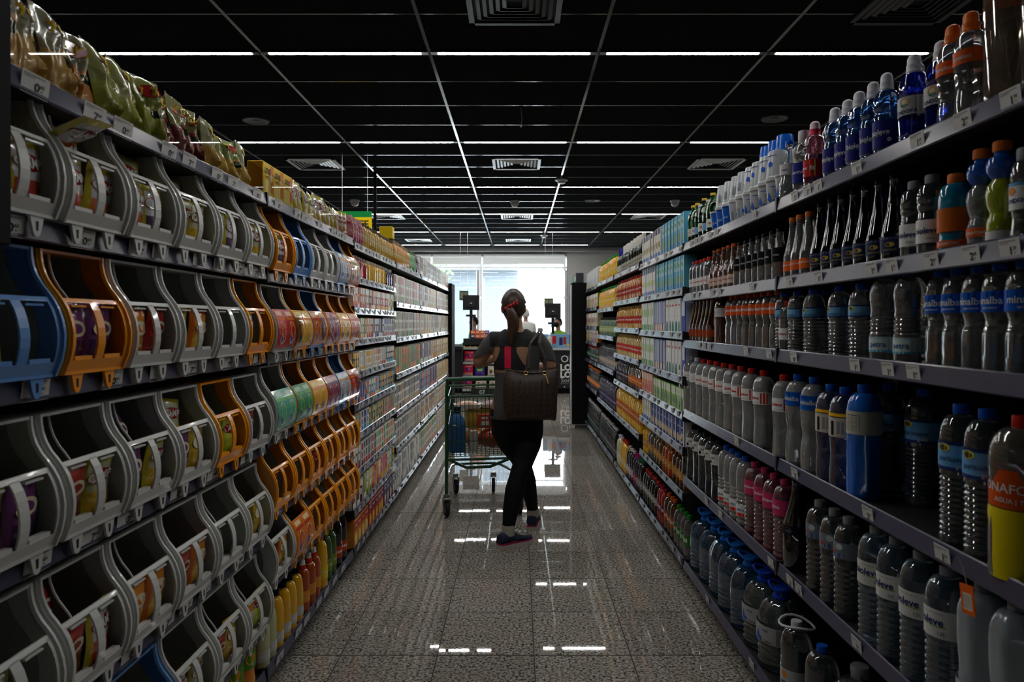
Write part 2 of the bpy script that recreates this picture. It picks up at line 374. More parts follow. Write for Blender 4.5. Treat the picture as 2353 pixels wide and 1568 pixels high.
t2 = {0: [(ty(u), A) for u in (1735,1648,1633,1610,1600,1590)], 1: [(ty(u), A) for u in (1730,1655,1638,1605,1593)], 2: [(ty(u), A) for u in (1770,1717,1632,1620,1608)],
      3: [(ty(u), A) for u in (1695,)], 4: [(ty(u), A) for u in (1774,1658,1625)], 5: [(ty(u), A) for u in (1730,1628)]}
bay('R', 'R2', 2.335, 3.668, [1.825,1.556,1.31,.94,.583], 'black shelving bay with stacked cups and large jugs', t2)
bay('R', 'R3', 3.668, 5.0, [1.825,1.591,1.351,1.11,.919,.73,.485], 'black shelving bay of milk and coconut cartons', None, .2)
bay('R', 'R4', 5.0, 6.335, [1.84,1.594,1.359,1.126,.885,.583], 'black shelving bay full of amber bottles', None, .35)
bay('R', 'R5', 6.335, 7.668, [1.84,1.553,1.271,.95,.579], 'black shelving bay of yellow and dark bottles', None, .4)
bay('R', 'R6', 7.668, 9.0, [1.83,1.585,1.36,1.175,.945,.62], 'last black shelving bay on the water side', None, .5)
dl = [('0','65'),('0','89'),('7','89')]
bay('L', 'L1', 1.17, 2.503, [1.875,1.60,1.295,.965,.64,.31], 'black shelving bay of grey dispenser bins beside the camera', None, .17, [('7','89'),('0','65')])
bay('L', 'L2', 2.503, 3.838, [1.875,1.595,1.29,.985,.70,.44], 'black shelving bay of orange dispenser bins', None, .16, dl)
bay('L', 'L3', 3.838, 5.17, [1.86,1.668,1.49,1.31,1.12,.935,.76,.55,.342], 'black shelving bay with ten closely spaced shelves', None, .12)
bay('L', 'L4', 5.17, 6.503, [1.86,1.56,1.29,1.01,.725,.453], 'first black shelving bay of slim cartons', None, .25)
bay('L', 'L5', 6.503, 7.836, [1.86,1.56,1.29,1.01,.725,.453], 'middle black shelving bay of slim cartons', None, .35)
bay('L', 'L6', 7.836, 9.17, [1.86,1.56,1.29,1.01,.725,.453], 'last black shelving bay of slim cartons before the cart', None, .4)
# end panels of the two runs
MB().box(.715, 1.45, 9.03, 9.45, .06, 1.93, black, .004).build('end_panel', label='tall black end unit closing the water shelves', cat='end panel')
MB().box(.695, .712, 9.03, 9.10, .06, 1.9, C(190,192,195, rough=.3)).build('edge_trim', bpy.data.objects['end_panel'])
for x0, x1 in ((-1.45, -.886),):
    MB().box(x0, x1, 9.19, 9.62, .06, 1.93, black, .004).build('end_panel', label='tall black end unit closing the carton shelves', cat='end panel')
MB().box(-1.34, -.857, 1.12, 1.16, 1.53, 2.6, black, .003).build('end_panel', label='dark upright panel at the near end of the bins', cat='end panel')
# small boxes on the end unit
for k in range(5):
    b = MB().box(-.05,.05,-.035,.035,0,.13, C(*[(60,60,66),(120,40,40),(40,44,50),(150,60,50),(50,54,60)][k]), .003).build('small_box', loc=(.82+.0*k, 9.09+.075*k, 1.931), label='small dark box on the end unit, %s along' % nth(k+1), cat='box', group='boxes on the end unit')
    MB().box(-.0515,-.0505,-.025,.025,.03,.09, C(170,170,170)).build('printed_face', b)

# ------------------------------------------------------------ dispenser bins
BH = .25
FR = [(-.030,.250),(-.029,.232),(-.026,.214),(-.019,.194),(-.008,.175),(.004,.160),(.014,.146),(.024,.128),(.032,.105),(.036,.080),(.035,.055),(.030,.030),(.022,.010),(.018,0)]
def fx(z):
    for (xa, za), (xb, zb) in zip(FR[:-1], FR[1:]):
        if zb <= z <= za: return xb+(xa-xb)*(z-zb)/(za-zb) if za > zb else xa
    return FR[-1][0]
BW = .216
tubm = mat('bin_grey_inside', rgb(158,158,150), .55)
BC = {'grey': mat('bin_grey', rgb(206,207,203), .28, coat=.3), 'orange': mat('bin_orange', rgb(252,158,8), .26, coat=.3), 'blue': mat('bin_blue', rgb(98,150,215), .26, coat=.3)}
def curved_strip(mb, y0, y1, z0, z1, m, off=0., th=.004, n=7):
    zs = [z0+(z1-z0)*i/n for i in range(n+1)]
    o = [(fx(z)+off, z) for z in zs]; i = [(x-th, z) for x, z in o]
    vs = []
    for (x, z), (xi, zi) in zip(o, i): vs += [(x,y0,z),(x,y1,z),(xi,y1,z),(xi,y0,z)]
    fs = []
    for k in range(n):
        for e in range(4): a, b = k*4+e, k*4+(e+1) % 4; fs.append((a, b, b+4, a+4))
    fs += [(3,2,1,0), tuple(n*4+e for e in range(4))]
    mb.add(vs, fs, m, False)
def make_bin(colour):
    m = BC[colour]; h = BW/2; P = []
    tub = MB()
    side = [(-.30, 0)]+[(-.30, BH)]+[(x-.05, z) for x, z in FR]
    for yy in (-h+.0005, h-.0035):
        tub.prism([(x, z) for x, z in side], 'y', yy, yy+.003, tubm)
    tub.box(-.303, -.30, -h, h, 0, BH, tubm).box(-.30, .012, -h+.003, h-.003, .002, .006, tubm).box(-.30, -.08, -h+.003, h-.003, BH-.004, BH-.001, tubm)
    tub.box(-.298, -.2975, -.002, .002, .01, BH-.01, C(90,90,86)); P.append(('tub', tub.mesh('tub')))
    fr = MB()
    for s in (-1, 1):
        ya, yb = (-h, -h+.0045) if s < 0 else (h-.0045, h)
        poly = [(x, z) for x, z in FR]+[(x-.075, z) for x, z in FR[::-1]]
        n = len(FR)
        for k in range(n-1):        # cheek in strips so that the S-shaped edge stays clean
            a, b = FR[k], FR[k+1]
            vs = [(q[0]-d, y, q[1]) for y in (ya, yb) for q, d in ((a, 0), (b, 0), (b, .048), (a, .048))]
            fr.add(vs, [(0,1,2,3),(7,6,5,4),(0,4,5,1),(3,2,6,7)], m)
        fr.tube([(x, s*(h-.0075), z) for x, z in FR], .0062, m, 6)
    fr.box(-.070, -.026, -h+.004, h-.004, BH-.006, BH, m)
    fr.box(-.03, .021, -h+.004, h-.004, -.003, .003, m)
    P.append(('side_frame', fr.mesh('side_frame')))
    g = MB()
    curved_strip(g, -h+.004, h-.004, .001, .026, m); curved_strip(g, -h+.004, h-.004, .143, .152, m)
    curved_strip(g, -.0125, .0125, .02, .146, m)
    for s in (-1, 1):
        curved_strip(g, *sorted((s*(h-.022), s*(h-.005))), .02, .146, m)
        c = s*(h-.022+.0125)/2
        g.box(.012, .0275, c-.028, c+.028, .024, .034, m); g.box(.006, .0175, c-.024, c+.024, .134, .138, m)
    P.append(('front_grille', g.mesh('front_grille')))
    for s in (-1, 1):
        hk = MB(); c = s*.055
        hk.prism([(c-.020, .002), (c-.010, -.034), (c-.004, -.041), (c+.004, -.041), (c+.010, -.034), (c+.020, .002)][::-1], 'x', .012, .018, m)
        hk.prism([(c-.004, -.012), (c-.003, -.030), (c+.003, -.030), (c+.004, -.012)][::-1], 'x', .0181, .0184, C(40,40,40))
        P.append(('hook', hk.mesh('hook')))
    dv = MB().prism([(x-.030, z) for x, z in FR if z > .06]+[(-.29, .06), (-.29, .245)], 'y', -.0015-.03, .0015-.03, C(96,96,92, rough=.4)); dv.tube([(x-.029, -.03, z) for x, z in FR if z > .06], .0026, C(225,224,216, rough=.3), 6); P.append(('divider', dv.mesh('divider')))
    return P
BIN = {c: make_bin(c) for c in BC}
G_, O_, B2 = 'grey', 'orange', 'blue'
ROWS = [[G_]*6+[O_,B2,G_,G_,B2,O_], [B2,O_,G_,G_,G_,O_]+[G_,O_,B2,O_,O_,O_], [G_,G_,G_,G_,O_,G_]+[G_,O_,O_,O_,B2,O_], [G_]*6+[O_]*6, [G_,B2,G_,G_,G_,G_]+[O_]*6]
ROWS[4] = [G_,G_,B2,G_,G_,G_]+[G_,O_,O_,O_,O_,O_]
BINS = {}
for r, row in enumerate(ROWS):
    for i, c in enumerate(row):
        key = 'L1' if i < 6 else 'L2'; _, s, xf, y0, y1, lips = BAYS[key]
        z = lips[r+1]+.003
        y = 1.135+.228*(i+.5)-.018 if i < 6 else 2.503+.003+.2215*(i-6+.5)
        if r == 4 and i < 2: continue
        o = empty('dispenser_bin', (-xf, y, z), label='%s plastic dispenser bin, %s along the %s row of bins from the top' % (c, nth(i+1), nth(r+1)), cat='bin', group='plastic dispenser bins')
        for nm, me in BIN[c]:
            if nm == 'divider' and (i*7+r*3) % 3 == 0: continue
            obj(nm, me, o)
        BINS[(r, i)] = (o, c, y, z)
# ------------------------------------------------------------ product makers: each returns [(name, mesh)], first entry is the thing itself
def pet(name, col, rough=.05, trans=.92, ior=1.40): return mat('pet_'+name, col, rough, trans=trans, ior=ior, spec=.6, coat=1., cior=1.9, crough=.045)
CLEAR = pet('clear', (.90,.93,.93)); BLUEW = pet('blue', (.10,.36,1.0)); DEEP = pet('deep_blue', (.02,.06,.80)); PINK = pet('pink', (.97,.30,.42))
DARKC = pet('dark', (.30,.36,.38)); MIST = mat('pet_mist', (.80,.83,.84), .06, trans=.74, ior=1.4, spec=.6, coat=1., cior=1.9, crough=.045); NAVY = pet('navy_glass', (.015,.03,.13), .03, 1., 1.5); TEALW = pet('teal', (.10,.46,.86)); GREEN = pet('green_glass', (.06,.33,.05), .03, 1., 1.5)
AMBER = pet('amber', (.75,.34,.05)); ROSE = pet('rose', (.85,.45,.30)); BROWN = pet('brown', (.42,.10,.02)); OIL = pet('oil', (.95,.62,.05)); BLACKG = pet('black_glass', (.03,.03,.03), .03, 1., 1.5)
def liq(name, c, rough=.1): return mat('liquid_'+name, rgb(*c), rough, coat=.6)
OJ = liq('orange', (232,140,18)); YJ = liq('yellow', (235,178,30)); PJ = liq('pale', (196,196,150)); DJ = liq('dark', (26,18,16)); RJ = liq('red', (150,40,30)); GJ = liq('green', (60,90,40)); AJ = liq('amber', (190,110,20)); HON = liq('honey', (170,70,14)); PURP = liq('purple', (44,32,60))
WINE = liq('wine', (20,26,22), .06); SILV = C(205,205,205, rough=.3)
def prof(h, r, nr, zs, zn, rib=None, waist=None, foot=.006, n=26):
    """bottle outline: foot, wall with ribs or a waist, shoulder from zs to the neck at zn"""
    P = [(0, foot*.6), (r*.72, foot*.35), (r*.90, 0), (r*.985, foot)]
    if rib: n = max(n, int(rib[2]*7*(zs-foot)/(rib[1]-rib[0])))
    zz = [foot+(zs-foot)*i/n for i in range(1, n+1)]
    for z in zz:
        q = r
        if rib and rib[0] < z < rib[1]: q -= rib[3]*(.5-.5*math.cos(2*PI*(z-rib[0])/(rib[1]-rib[0])*rib[2]))
        if waist: q -= waist[1]*math.exp(-((z-waist[0])/waist[2])**2)
        P.append((q, z))
    for i in range(1, 8):
        t = i/7; P.append((nr+(r-nr)*math.cos(t*PI/2)**.85, zs+(zn-zs)*math.sin(t*PI/2)))
    P.append((nr, h)); P.append((0, h))
    return P
def cone_prof(h, r, nr, zb, foot=.005):
    P = [(0, foot), (r*.75, foot*.4), (r*.95, 0), (r, foot*1.4)]
    P += [(r, zb*.5), (r, zb)]
    for i in range(1, 10): t = i/9; P.append((nr+(r-nr)*(1-t)**1.55, zb+(h*.93-zb)*t))
    return P+[(nr*1.12, h*.94), (nr*1.12, h*.955), (nr, h*.96), (nr, h), (0, h)]
def cap(z, r, h, m, style='flat', m2=None):
    b = MB()
    if style == 'flat': b.lathe([(r*.98, z), (r, z+.001), (r, z+h*.85), (r*.93, z+h), (0, z+h)], m, 14)
    elif style == 'sport':
        b.lathe([(r*1.05, z), (r*1.08, z+h*.12), (r, z+h*.16), (r, z+h*.45)], m2 or m, 14)
        b.lathe([(r, z+h*.45), (r*.92, z+h*.5), (r*.88, z+h*.8), (r*.72, z+h*.93), (r*.4, z+h), (0, z+h)], m, 14)
    return b.mesh('cap')
def label(r, z0, z1, main, top=None, bot=None, mk=(), tw=.12, e=.0009):
    ps = [(r+e, z0)]; ms = []
    if bot: ps.append((r+e, z0+(z1-z0)*tw)); ms.append(bot)
    ps.append((r+e, z1-(z1-z0)*tw if top else z1)); ms.append(main)
    if top: ps.append((r+e, z1)); ms.append(top)
    b = MB().lathe(ps, main, 24, mf=lambda i: ms[i])
    marks(b, mk, round_(r+e)); return b.mesh('label')
def bottle(name, P, body, caps=None, labs=(), extra=(), n=20, sq=0., fl=None):
    b_ = MB().lathe(P, body, n if not fl else 36, sq=sq)
    if fl:                       # (count, depth, from z, to z): shallow moulded flutes that break up the highlights
        k_, am, za, zb = fl
        for i, (x, y, z) in enumerate(b_.v):
            if za < z < zb:
                q = 1-am*(.5-.5*math.cos(k_*math.atan2(y, x)))*math.sin(PI*(z-za)/(zb-za))**.5; b_.v[i] = (x*q, y*q, z)
    out = [(name, b_.mesh(name, 60))]
    out += [('label', l) for l in labs]
    if caps: out.append(('cap', caps))
    return out+list(extra)
def carton(name, w, d, h, main, mk=(), side=None, top=None, gable=False, capc=None, edge=None):
    b = MB()
    if gable:
        hz = h*.84
        b.box(-d, 0, -w/2, w/2, 0, hz, main); t = top or main
        b.add([(-d,-w/2,hz),(0,-w/2,hz),(0,w/2,hz),(-d,w/2,hz),(-d/2-.004,-w/2,h-.012),(-d/2+.004,-w/2,h-.012),(-d/2+.004,w/2,h-.012),(-d/2-.004,w/2,h-.012)], [(1,2,6,5),(3,0,4,7),(0,1,5,4),(2,3,7,6)], t)
        b.box(-d/2-.003, -d/2+.003, -w/2, w/2, h-.014, h, t)
    else:
        b.box(-d, 0, -w/2, w/2, 0, h, main, .0025)
        if top: b.add([(-d+.003,-w/2+.003,h+.0003),(-.003,-w/2+.003,h+.0003),(-.003,w/2-.003,h+.0003),(-d+.003,w/2-.003,h+.0003)], [(0,1,2,3)], top)
    marks(b, [tuple(m) for m in mk], flat(.0004))
    if edge: marks(b, [('r', w/2-max(.007, w*.22), w/2-.001, .004, h*(.84 if gable else 1)-.004, edge)], flat(.0006))  # pale border strip, widened to paint in the highlight on rounded pack edges
    if side:
        for s in (-1, 1): b.add([(-d+.003, s*(w/2+.0004), .004), (-.003, s*(w/2+.0004), .004), (-.003, s*(w/2+.0004), h*(.82 if gable else .97)), (-d+.003, s*(w/2+.0004), h*(.82 if gable else .97))], [(0,1,2,3) if s < 0 else (3,2,1,0)], side)
    out = [(name, b.mesh(name))]
    if capc:
        zc = h*.9 if gable else h; c = MB().lathe([(.013, zc), (.013, zc+.012), (.012, zc+.014), (0, zc+.014)], capc, 12, cx=-d/2+(.02 if gable else 0)).mesh('cap'); out.append(('cap', c))
    return out
def pouch(name, w, h, t, design, mk=(), seed=1, mats=None, nx=11, nz=15, cr=1.):
    rr = random.Random(seed); b = MB(); ph = [rr.random()*6 for _ in range(6)]
    def thick(a, c):
        q = max(0, (1-abs(a)**3.0))*max(0, 1-abs(2*c*1.0-1)**5)**.8*(1.15-.45*c)
        return t/2*q*(1+cr*(.16*math.sin(5*a+ph[0]+4*c)+.10*math.sin(11*c+ph[1]+3*a)+.10*math.sin(13*a+ph[4]+7*c)*math.sin(15*c+ph[5])))
    def P(a, c, s):
        ww = w/2*(1-.05*math.sin(PI*c)*(1 if s else 1)); wob = .004*math.sin(3*c+ph[2])
        return (s*thick(a, c)+.006*math.sin(4*c+ph[3])*c, a*ww+wob, c*h)
    for s in (1, -1):
        vs = [P(-1+2*i/nx, j/nz, s) for j in range(nz+1) for i in range(nx+1)]
        o = len(b.v); b.v += vs
        for j in range(nz):
            for i in range(nx):
                f = (j*(nx+1)+i, j*(nx+1)+i+1, (j+1)*(nx+1)+i+1, (j+1)*(nx+1)+i)
                b.f.append(tuple(o+k for k in (f if s > 0 else f[::-1]))); b.mi.append(b.slot(design((i+.5)/nx, (j+.5)/nz) if s > 0 else design(.5, (j+.5)/nz))); b.sm.append(True)
    def fn(y, z, e):
        a = max(-1, min(1, y/(w/2))); c = max(0, min(1, z/h)); p = P(a, c, 1); return (p[0]+.0015+e, p[1], p[2])
    marks(b, mk, fn); return [(name, b.mesh(name, 70))]
def put(proto, loc, rz, label, cat, group, tilt=None):
    nm, me = proto[0]
    o = obj(nm, me, None, loc, rz, label=label, cat=cat, group=group)
    if tilt: o.rotation_euler = (tilt[0], tilt[1], rz)
    for n2, m2 in proto[1:]: obj(n2, m2, o)
    return o
BN = {'R1': 'first water bay', 'R2': 'cup and jug bay', 'R3': 'milk carton bay', 'R4': 'amber bottle bay', 'R5': 'yellow bottle bay', 'R6': 'last drinks bay',
      'L1': 'grey bin bay', 'L2': 'orange bin bay', 'L3': 'ten-shelf bay', 'L4': 'first carton bay', 'L5': 'middle carton bay', 'L6': 'last carton bay'}
_cnt = {}; _row = {}
def stock(key, shelf, ys, proto, desc, cat, inset=.05, jit=.15, z=0., group=None, protos=None, tilt=None):
    """stand copies of a product along a shelf at the given aisle positions, front row"""
    side, s, xf, y0, y1, lips = BAYS[key]
    zz = lips[shelf]-.0138+z; ys = list(ys); so = sorted(ys)
    for y in ys:
        k = (key, shelf, desc); _cnt[k] = _cnt.get(k, 0)+1
        p = proto if not protos else protos[R.randrange(len(protos))]
        rz = (PI+(.5 if cat in ('bottle', 'jug', 'cup') else 0) if s > 0 else (-.45 if cat == 'bottle' else 0))+(R.random()-.5)*2*jit; ins = inset+(R.random()-.5)*.004
        fit = 1.
        if cat not in ('carton', 'box', 'sachet'):
            rad = max(v.co.x for v in p[0][1].vertices)*1.01; i_ = so.index(y); gap = min([abs(so[j]-y) for j in (i_-1, i_+1) if 0 <= j < len(so)] or [1]); fit = max(.86, min(1., .499*gap/rad)); rad *= fit; row = _row.setdefault((key, shelf, round(z, 2)), [])
            while any((ins-a)**2+(y-c)**2 < (rad+q)**2 for a, c, q in row): ins += .006
            row.append((ins, y, rad))
        lab = '%s, %s in row, %s shelf, %s' % (desc, nth(_cnt[k]), nth(shelf+1), BN[key])
        if len(lab.replace(',', '').split()) > 16: lab = '%s, %s, %s shelf, %s' % (desc, nth(_cnt[k]), nth(shelf+1), BN[key])
        o_ = put(p, (s*(xf+ins), y, zz), rz, lab, cat, group or '%ss along the aisle' % cat, tilt)
        if fit < 1: o_.scale = (fit, fit, 1)
        if cat == 'bottle' and key not in ('R1', 'R2', 'L1', 'L2'): o_.scale = (.91*fit, .91*fit, R.uniform(.975, 1.01))
def seq(a, b, step): n = max(1, int(round((b-a)/step))); return [a+(b-a)*(i+.5)/n for i in range(n)]
def us(*u, x=.94): return [F*x/(k-1190) for k in u]      # pixel column of a bottle's axis to distance along the aisle
W_ = C(228,228,226); NAVYI = C(30,40,110); BLUEI = C(40,90,200); REDI = C(205,40,30); ORAI = C(235,90,20); SKY = C(95,170,225); LGRN = C(130,175,40)
CAPW = C(215,215,225, rough=.35); CAPO = C(225,120,45, rough=.35); CAPB = C(20,90,200, rough=.35); CAPR = C(200,45,35, rough=.35); CAPG = C(150,155,160, rough=.35); CAPK = C(20,20,22, rough=.35); CAPGR = C(40,150,50, rough=.35); CAPY = C(225,190,60, rough=.35)
# ---- water bottles
P_sp = prof(.188, .034, .0135, .135, .178, rib=(.010,.03,2,.0012), waist=(.118,.0045,.011))
def sport(col, lab, cp=CAPW, cp2=None): return bottle('water_bottle', P_sp, col, cap(.176, .0165, .046, cp, 'sport', cp2), [lab], fl=(8, .10, .115, .172))
bl_blue = sport(BLUEW, label(.034, .030, .098, C(28,34,120), mk=[('t','bioleve',.019,0,.068,W_), ('r',-.022,.02,.058,.0595,LGRN), ('o',.026,.047,.0055,.0055,W_), ('r',-.046,-.042,.032,.096,LGRN)]))
bl_pink = sport(PINK, label(.034, .045, .098, C(190,20,40), mk=[('t','bioleve',.014,-.022,.074,W_), ('r',.006,.024,.046,.097,C(150,190,60)), ('t','fit',.02,.015,.072,W_), ('o',-.02,.052,.005,.005,W_)]), C(225,200,205,rough=.3), C(225,60,90,rough=.3))
lin = sport(DEEP, label(.034, .075, .118, C(196,196,196,rough=.3), mk=[('o',-.004,.104,.011,.011,C(215,160,40)), ('o',-.004,.106,.006,.006,W_), ('o',-.004,.098,.008,.004,C(30,140,140)), ('t','LINDOYA',.012,.0,.083,.03,NAVYI), ('r',.02,.045,.077,.116,C(150,150,155))]))
ora_s = bottle('water_bottle', prof(.20, .0365, .0155, .145, .188, waist=(.07,.004,.03)), CLEAR, cap(.186, .019, .044, CAPO, 'sport'), [label(.0365, .118, .147, C(225,98,30), mk=[('t','bonafont',.013,0,.132,W_)])])
tall_o = bottle('water_bottle', prof(.33, .046, .016, .26, .315), pet('peach', (.95,.72,.52)), cap(.313, .02, .03, CAPO, 'flat'), [label(.046, .195, .26, C(230,110,40), mk=[('t','bonafont',.02,0,.225,W_), ('t','com gas',.01,0,.205,W_)])], sq=.6)
clear_w = bottle('water_bottle', P_sp, CLEAR, cap(.176, .0165, .042, CAPW), [label(.034, .045, .110, C(30,40,130), mk=[('t','CRYSTAL',.011,0,.078,W_)])])
silver_n = bottle('water_bottle', cone_prof(.20, .034, .012, .06), CLEAR, cap(.192, .0135, .014, CAPB), [label(.0295, .088, .125, SILV, mk=[('t','cristal',.010,0,.105,NAVYI)], e=.002)])
S = 'R1'
stock(S, 0, [1.29], tall_o, 'tall peach-tinted bottle with orange label', 'bottle'); stock(S, 0, [1.19], tall_o, 'tall peach-tinted bottle at the frame edge', 'bottle')
stock(S, 0, us(2237, 2192), ora_s, 'clear bottle with orange sports cap', 'bottle')
stock(S, 0, us(2150, 2104), lin, 'deep blue sports bottle with silver label', 'bottle', jit=.1)
stock(S, 0, us(2074, 2041, 2010, 1978, 1950, 1923), bl_blue, 'blue sports water bottle with white cap', 'bottle', jit=.35)
stock(S, 0, us(1876), bl_pink, 'pink sports bottle with red label', 'bottle', jit=.05)
stock(S, 0, us(1848), clear_w, 'clear bottle with navy label and white cap', 'bottle')
stock(S, 0, us(1826), silver_n, 'clear glass bottle with silver neck label', 'bottle', inset=.035)
stock(S, 0, [2.25, 2.31], clear_w, 'clear white-capped bottle in the back row', 'bottle', inset=.13)
# second shelf
fig = lambda top, low, lab: bottle('figure_bottle', [(0,0),(.022,0),(.026,.006),(.027,.05),(.022,.066),(.021,.07),(.026,.085),(.0285,.105),(.026,.122),(.018,.132),(.017,.135)], low, cap(.188, .0165, .02, CAPO), [lab],
      [('upper_body', MB().lathe([(.017,.1345),(.021,.14),(.0265,.150),(.0275,.163),(.023,.176),(.014,.182),(.0135,.190),(0,.190)], top, 18).mesh('upper_body'))])
ora_lab = C(225,100,40)
stock(S, 1, [1.262], bottle('water_bottle', prof(.17,.0265,.0125,.12,.158, waist=(.05,.003,.02)), CLEAR, cap(.158,.016,.022,CAPG), [label(.0265,.065,.115,W_, top=SKY, mk=[('t','LINDOYA',.011,0,.082,.03,NAVYI), ('o',-.012,.100,.008,.008,C(225,140,40))])]), 'small clear bottle with sun-printed white label', 'bottle')
stock(S, 1, [1.322], fig(liq('blue', (30,90,180)), liq('lime', (150,160,20)), label(.0268, .018, .034, W_)), 'waisted bottle, blue above and lime below', 'bottle')
stock(S, 1, [1.384], fig(liq('blue', (30,90,180)), pet('grey', (.55,.6,.65), .1, .7), label(.0268, .03, .048, ora_lab, mk=[('t','BONAFONT',.008,0,.038,W_)])), 'waisted bottle, blue above and grey below', 'bottle')
stock(S, 1, [1.462], bottle('water_bottle', prof(.165,.035,.0145,.115,.155, waist=(.045,.003,.015)), liq('teal', (12,120,150)), cap(.155,.017,.02,CAPO), [label(.035,.018,.032,ora_lab, mk=[('t','BONAFONT',.009,0,.025,W_)]), label(.0352,.05,.10,C(205,105,30))]), 'teal bottle with orange label and cap', 'bottle')
blv = bottle('water_bottle', prof(.185,.032,.0135,.135,.172, rib=(.10,.135,2,.0012), waist=(.105,.003,.012)), DARKC, cap(.172,.0155,.019,CAPG), [label(.032,.036,.088,W_, mk=[('t','bioleve',.018,-.004,.064,.02,NAVYI), ('r',-.016,.024,.055,.0568,LGRN), ('t','510mL',.007,.008,.046,inkg), ('r',.036,.062,.037,.087,C(40,60,150))])])
stock(S, 1, [1.545,1.615], blv, 'dark clear bottle with white label and grey cap', 'bottle', jit=.25)
navyg = bottle('glass_bottle', cone_prof(.225,.034,.0125,.075), NAVY, cap(.216,.0132,.012,CAPK), [label(.034,.03,.07,C(34,46,82), mk=[('o',0,.05,.012,.006,C(190,160,60)), ('r',-.03,.03,.064,.066,C(120,120,140)), ('t','premium',.009,0,.038,C(170,150,80))])])
stock(S, 1, [1.70,1.768,1.836,1.904,1.972,2.04,2.108], navyg, 'navy cone-necked glass bottle', 'bottle', jit=.3)
orc = bottle('water_bottle', cone_prof(.205,.032,.0125,.08), CLEAR, cap(.195,.0145,.016,CAPO), [label(.032,.03,.062,C(228,100,25), mk=[('t','BONAFONT',.009,0,.05,W_)])])
stock(S, 1, [2.176,2.24,2.304], orc, 'clear bottle with orange cap and label', 'bottle', inset=.04)
# third shelf
def pet500(z0, z1, main, mk, body=CLEAR, cp=CAPB, h=.215, r=.033, ribs=None, top=None, bot=None, waist=(.105,.005,.014), cpz=.017): return bottle('water_bottle', prof(h-.016,r,.0135,h-.065,h-.022, rib=ribs, waist=waist), body, cap(h-.021,.0155,cpz,cp), [label(r,z0,z1,main,top,bot,mk)], fl=None if ribs else (9, .07, *((.006, z0) if z0 > .09 else (z1, h-.03))))
mina = pet500(.125,.165, C(10,90,190), [('t','minalba',.020,0,.147,.015,W_), ('r',-.03,-.01,.150,.163,C(8,50,120)), ('r',.0,.03,.153,.163,C(8,60,140)), ('t','agua mineral',.006,.005,.133,W_)], h=.225, waist=(.105,.006,.016))
stock(S, 2, [1.262,1.326,1.39,1.454,1.518], mina, 'clear bottle with high blue label', 'bottle', jit=.5)
petra = pet500(.030,.068, C(205,220,222), [('t','petra',.020,-.008,.050,.01,C(40,90,150)), ('r',.018,.04,.034,.066,C(90,150,200)), ('r',-.04,.045,.0305,.035,C(60,160,200)), ('r',-.04,.02,.0645,.0665,C(120,190,215))], h=.235, r=.036, waist=(.135,.003,.02), ribs=(.075,.12,4,.003))
stock(S, 2, us(2096, 2038), petra, 'clear bottle with low white and teal label', 'bottle', jit=.3); stock(S, 2, [1.66], petra, 'clear low-labelled bottle behind the front pair', 'bottle', inset=.13)
puri = pet500(.120,.152, C(120,180,225), [('o',-.016,.143,.009,.0065,C(200,185,60)), ('o',-.016,.1425,.006,.004,C(60,60,40)), ('t','purissima',.011,.002,.130,.005,C(50,80,120)), ('r',.024,.05,.122,.150,C(90,140,200))], h=.215, r=.033, ribs=(.012,.115,9,.0034), waist=None, top=C(30,50,110), bot=C(40,60,120))
stock(S, 2, us(1982, 1934, 1874, 1836, 1806), puri, 'clear ribbed bottle with light blue label', 'bottle', jit=.35); stock(S, 2, us(1990, 1900, x=1.02), puri, 'clear ribbed bottle in the back row', 'bottle', inset=.13)
# fourth shelf: 1.5 litre
def pet15(z0, z1, main, mk, body=CLEAR, cp=CAPB, h=.31, r=.044, ribs=(.02,.15,8,.0038), top=None, bot=None, waist=None): return bottle('water_bottle', prof(h-.016,r,.014,h-.085,h-.03, rib=ribs, waist=waist), body, cap(h-.028,.0165,.02,cp), [label(r,z0,z1,main,top,bot,mk)], fl=None if ribs else (7, .07, *((.006, z0) if z0 > .09 else (z1, h-.04))))
pg = pet15(.165,.225, C(105,165,215), [('o',-.018,.212,.016,.009,C(205,190,60)), ('o',-.018,.211,.011,.006,C(70,60,40)), ('t','purissima',.017,.002,.190,.005,C(40,60,100)), ('t','gold',.014,.022,.176,.0,C(215,215,200))], body=DARKC, ribs=(.025,.155,11,.0038), top=C(30,50,110), bot=C(40,60,120))
bonpack = bottle('wrapped_bottle', prof(.30,.052,.016,.215,.28, waist=(.15,.004,.03)), pet('film', (.9,.85,.7), .15), cap(.28,.018,.022,CAPR), [label(.052,.135,.205,C(215,85,25), mk=[('t','BONAFONT',.024,0,.172,.01,W_), ('t','AGUA | T',.012,0,.15,W_)])],
    [('yellow_sleeve', MB().lathe([(.0535,.004),(.0545,.03),(.0545,.12),(.0535,.133)], C(225,205,20,rough=.3), 20, a0=-1.2, a1=3.2).mesh('yellow_sleeve'))], sq=.3)
stock(S, 3, us(2356), bonpack, 'wrapped bottle with yellow sleeve and orange label', 'bottle', jit=.05)
stock(S, 3, us(2272, 2210), pg, 'dark ribbed large bottle with sky label', 'bottle', jit=.08)
stock(S, 3, us(2125, 2045, x=1.06), pg, 'dark ribbed large bottle in the back row', 'bottle', inset=.17)
nut = pet15(.175,.237, C(196,192,182), [('r',-.03,.01,.183,.222,C(170,166,156)), ('r',-.03,.01,.225,.2265,ink), ('r',-.03,.01,.205,.2058,ink), ('r',-.03,.01,.195,.1958,ink), ('r',.015,.035,.185,.23,C(170,180,160)), ('r',-.045,-.037,.18,.23,ink)], body=liq('water_blue', (20,104,200), .08), ribs=None, h=.315)
stock(S, 3, us(1988), nut, 'large blue bottle with white nutrition label', 'bottle', jit=.05)
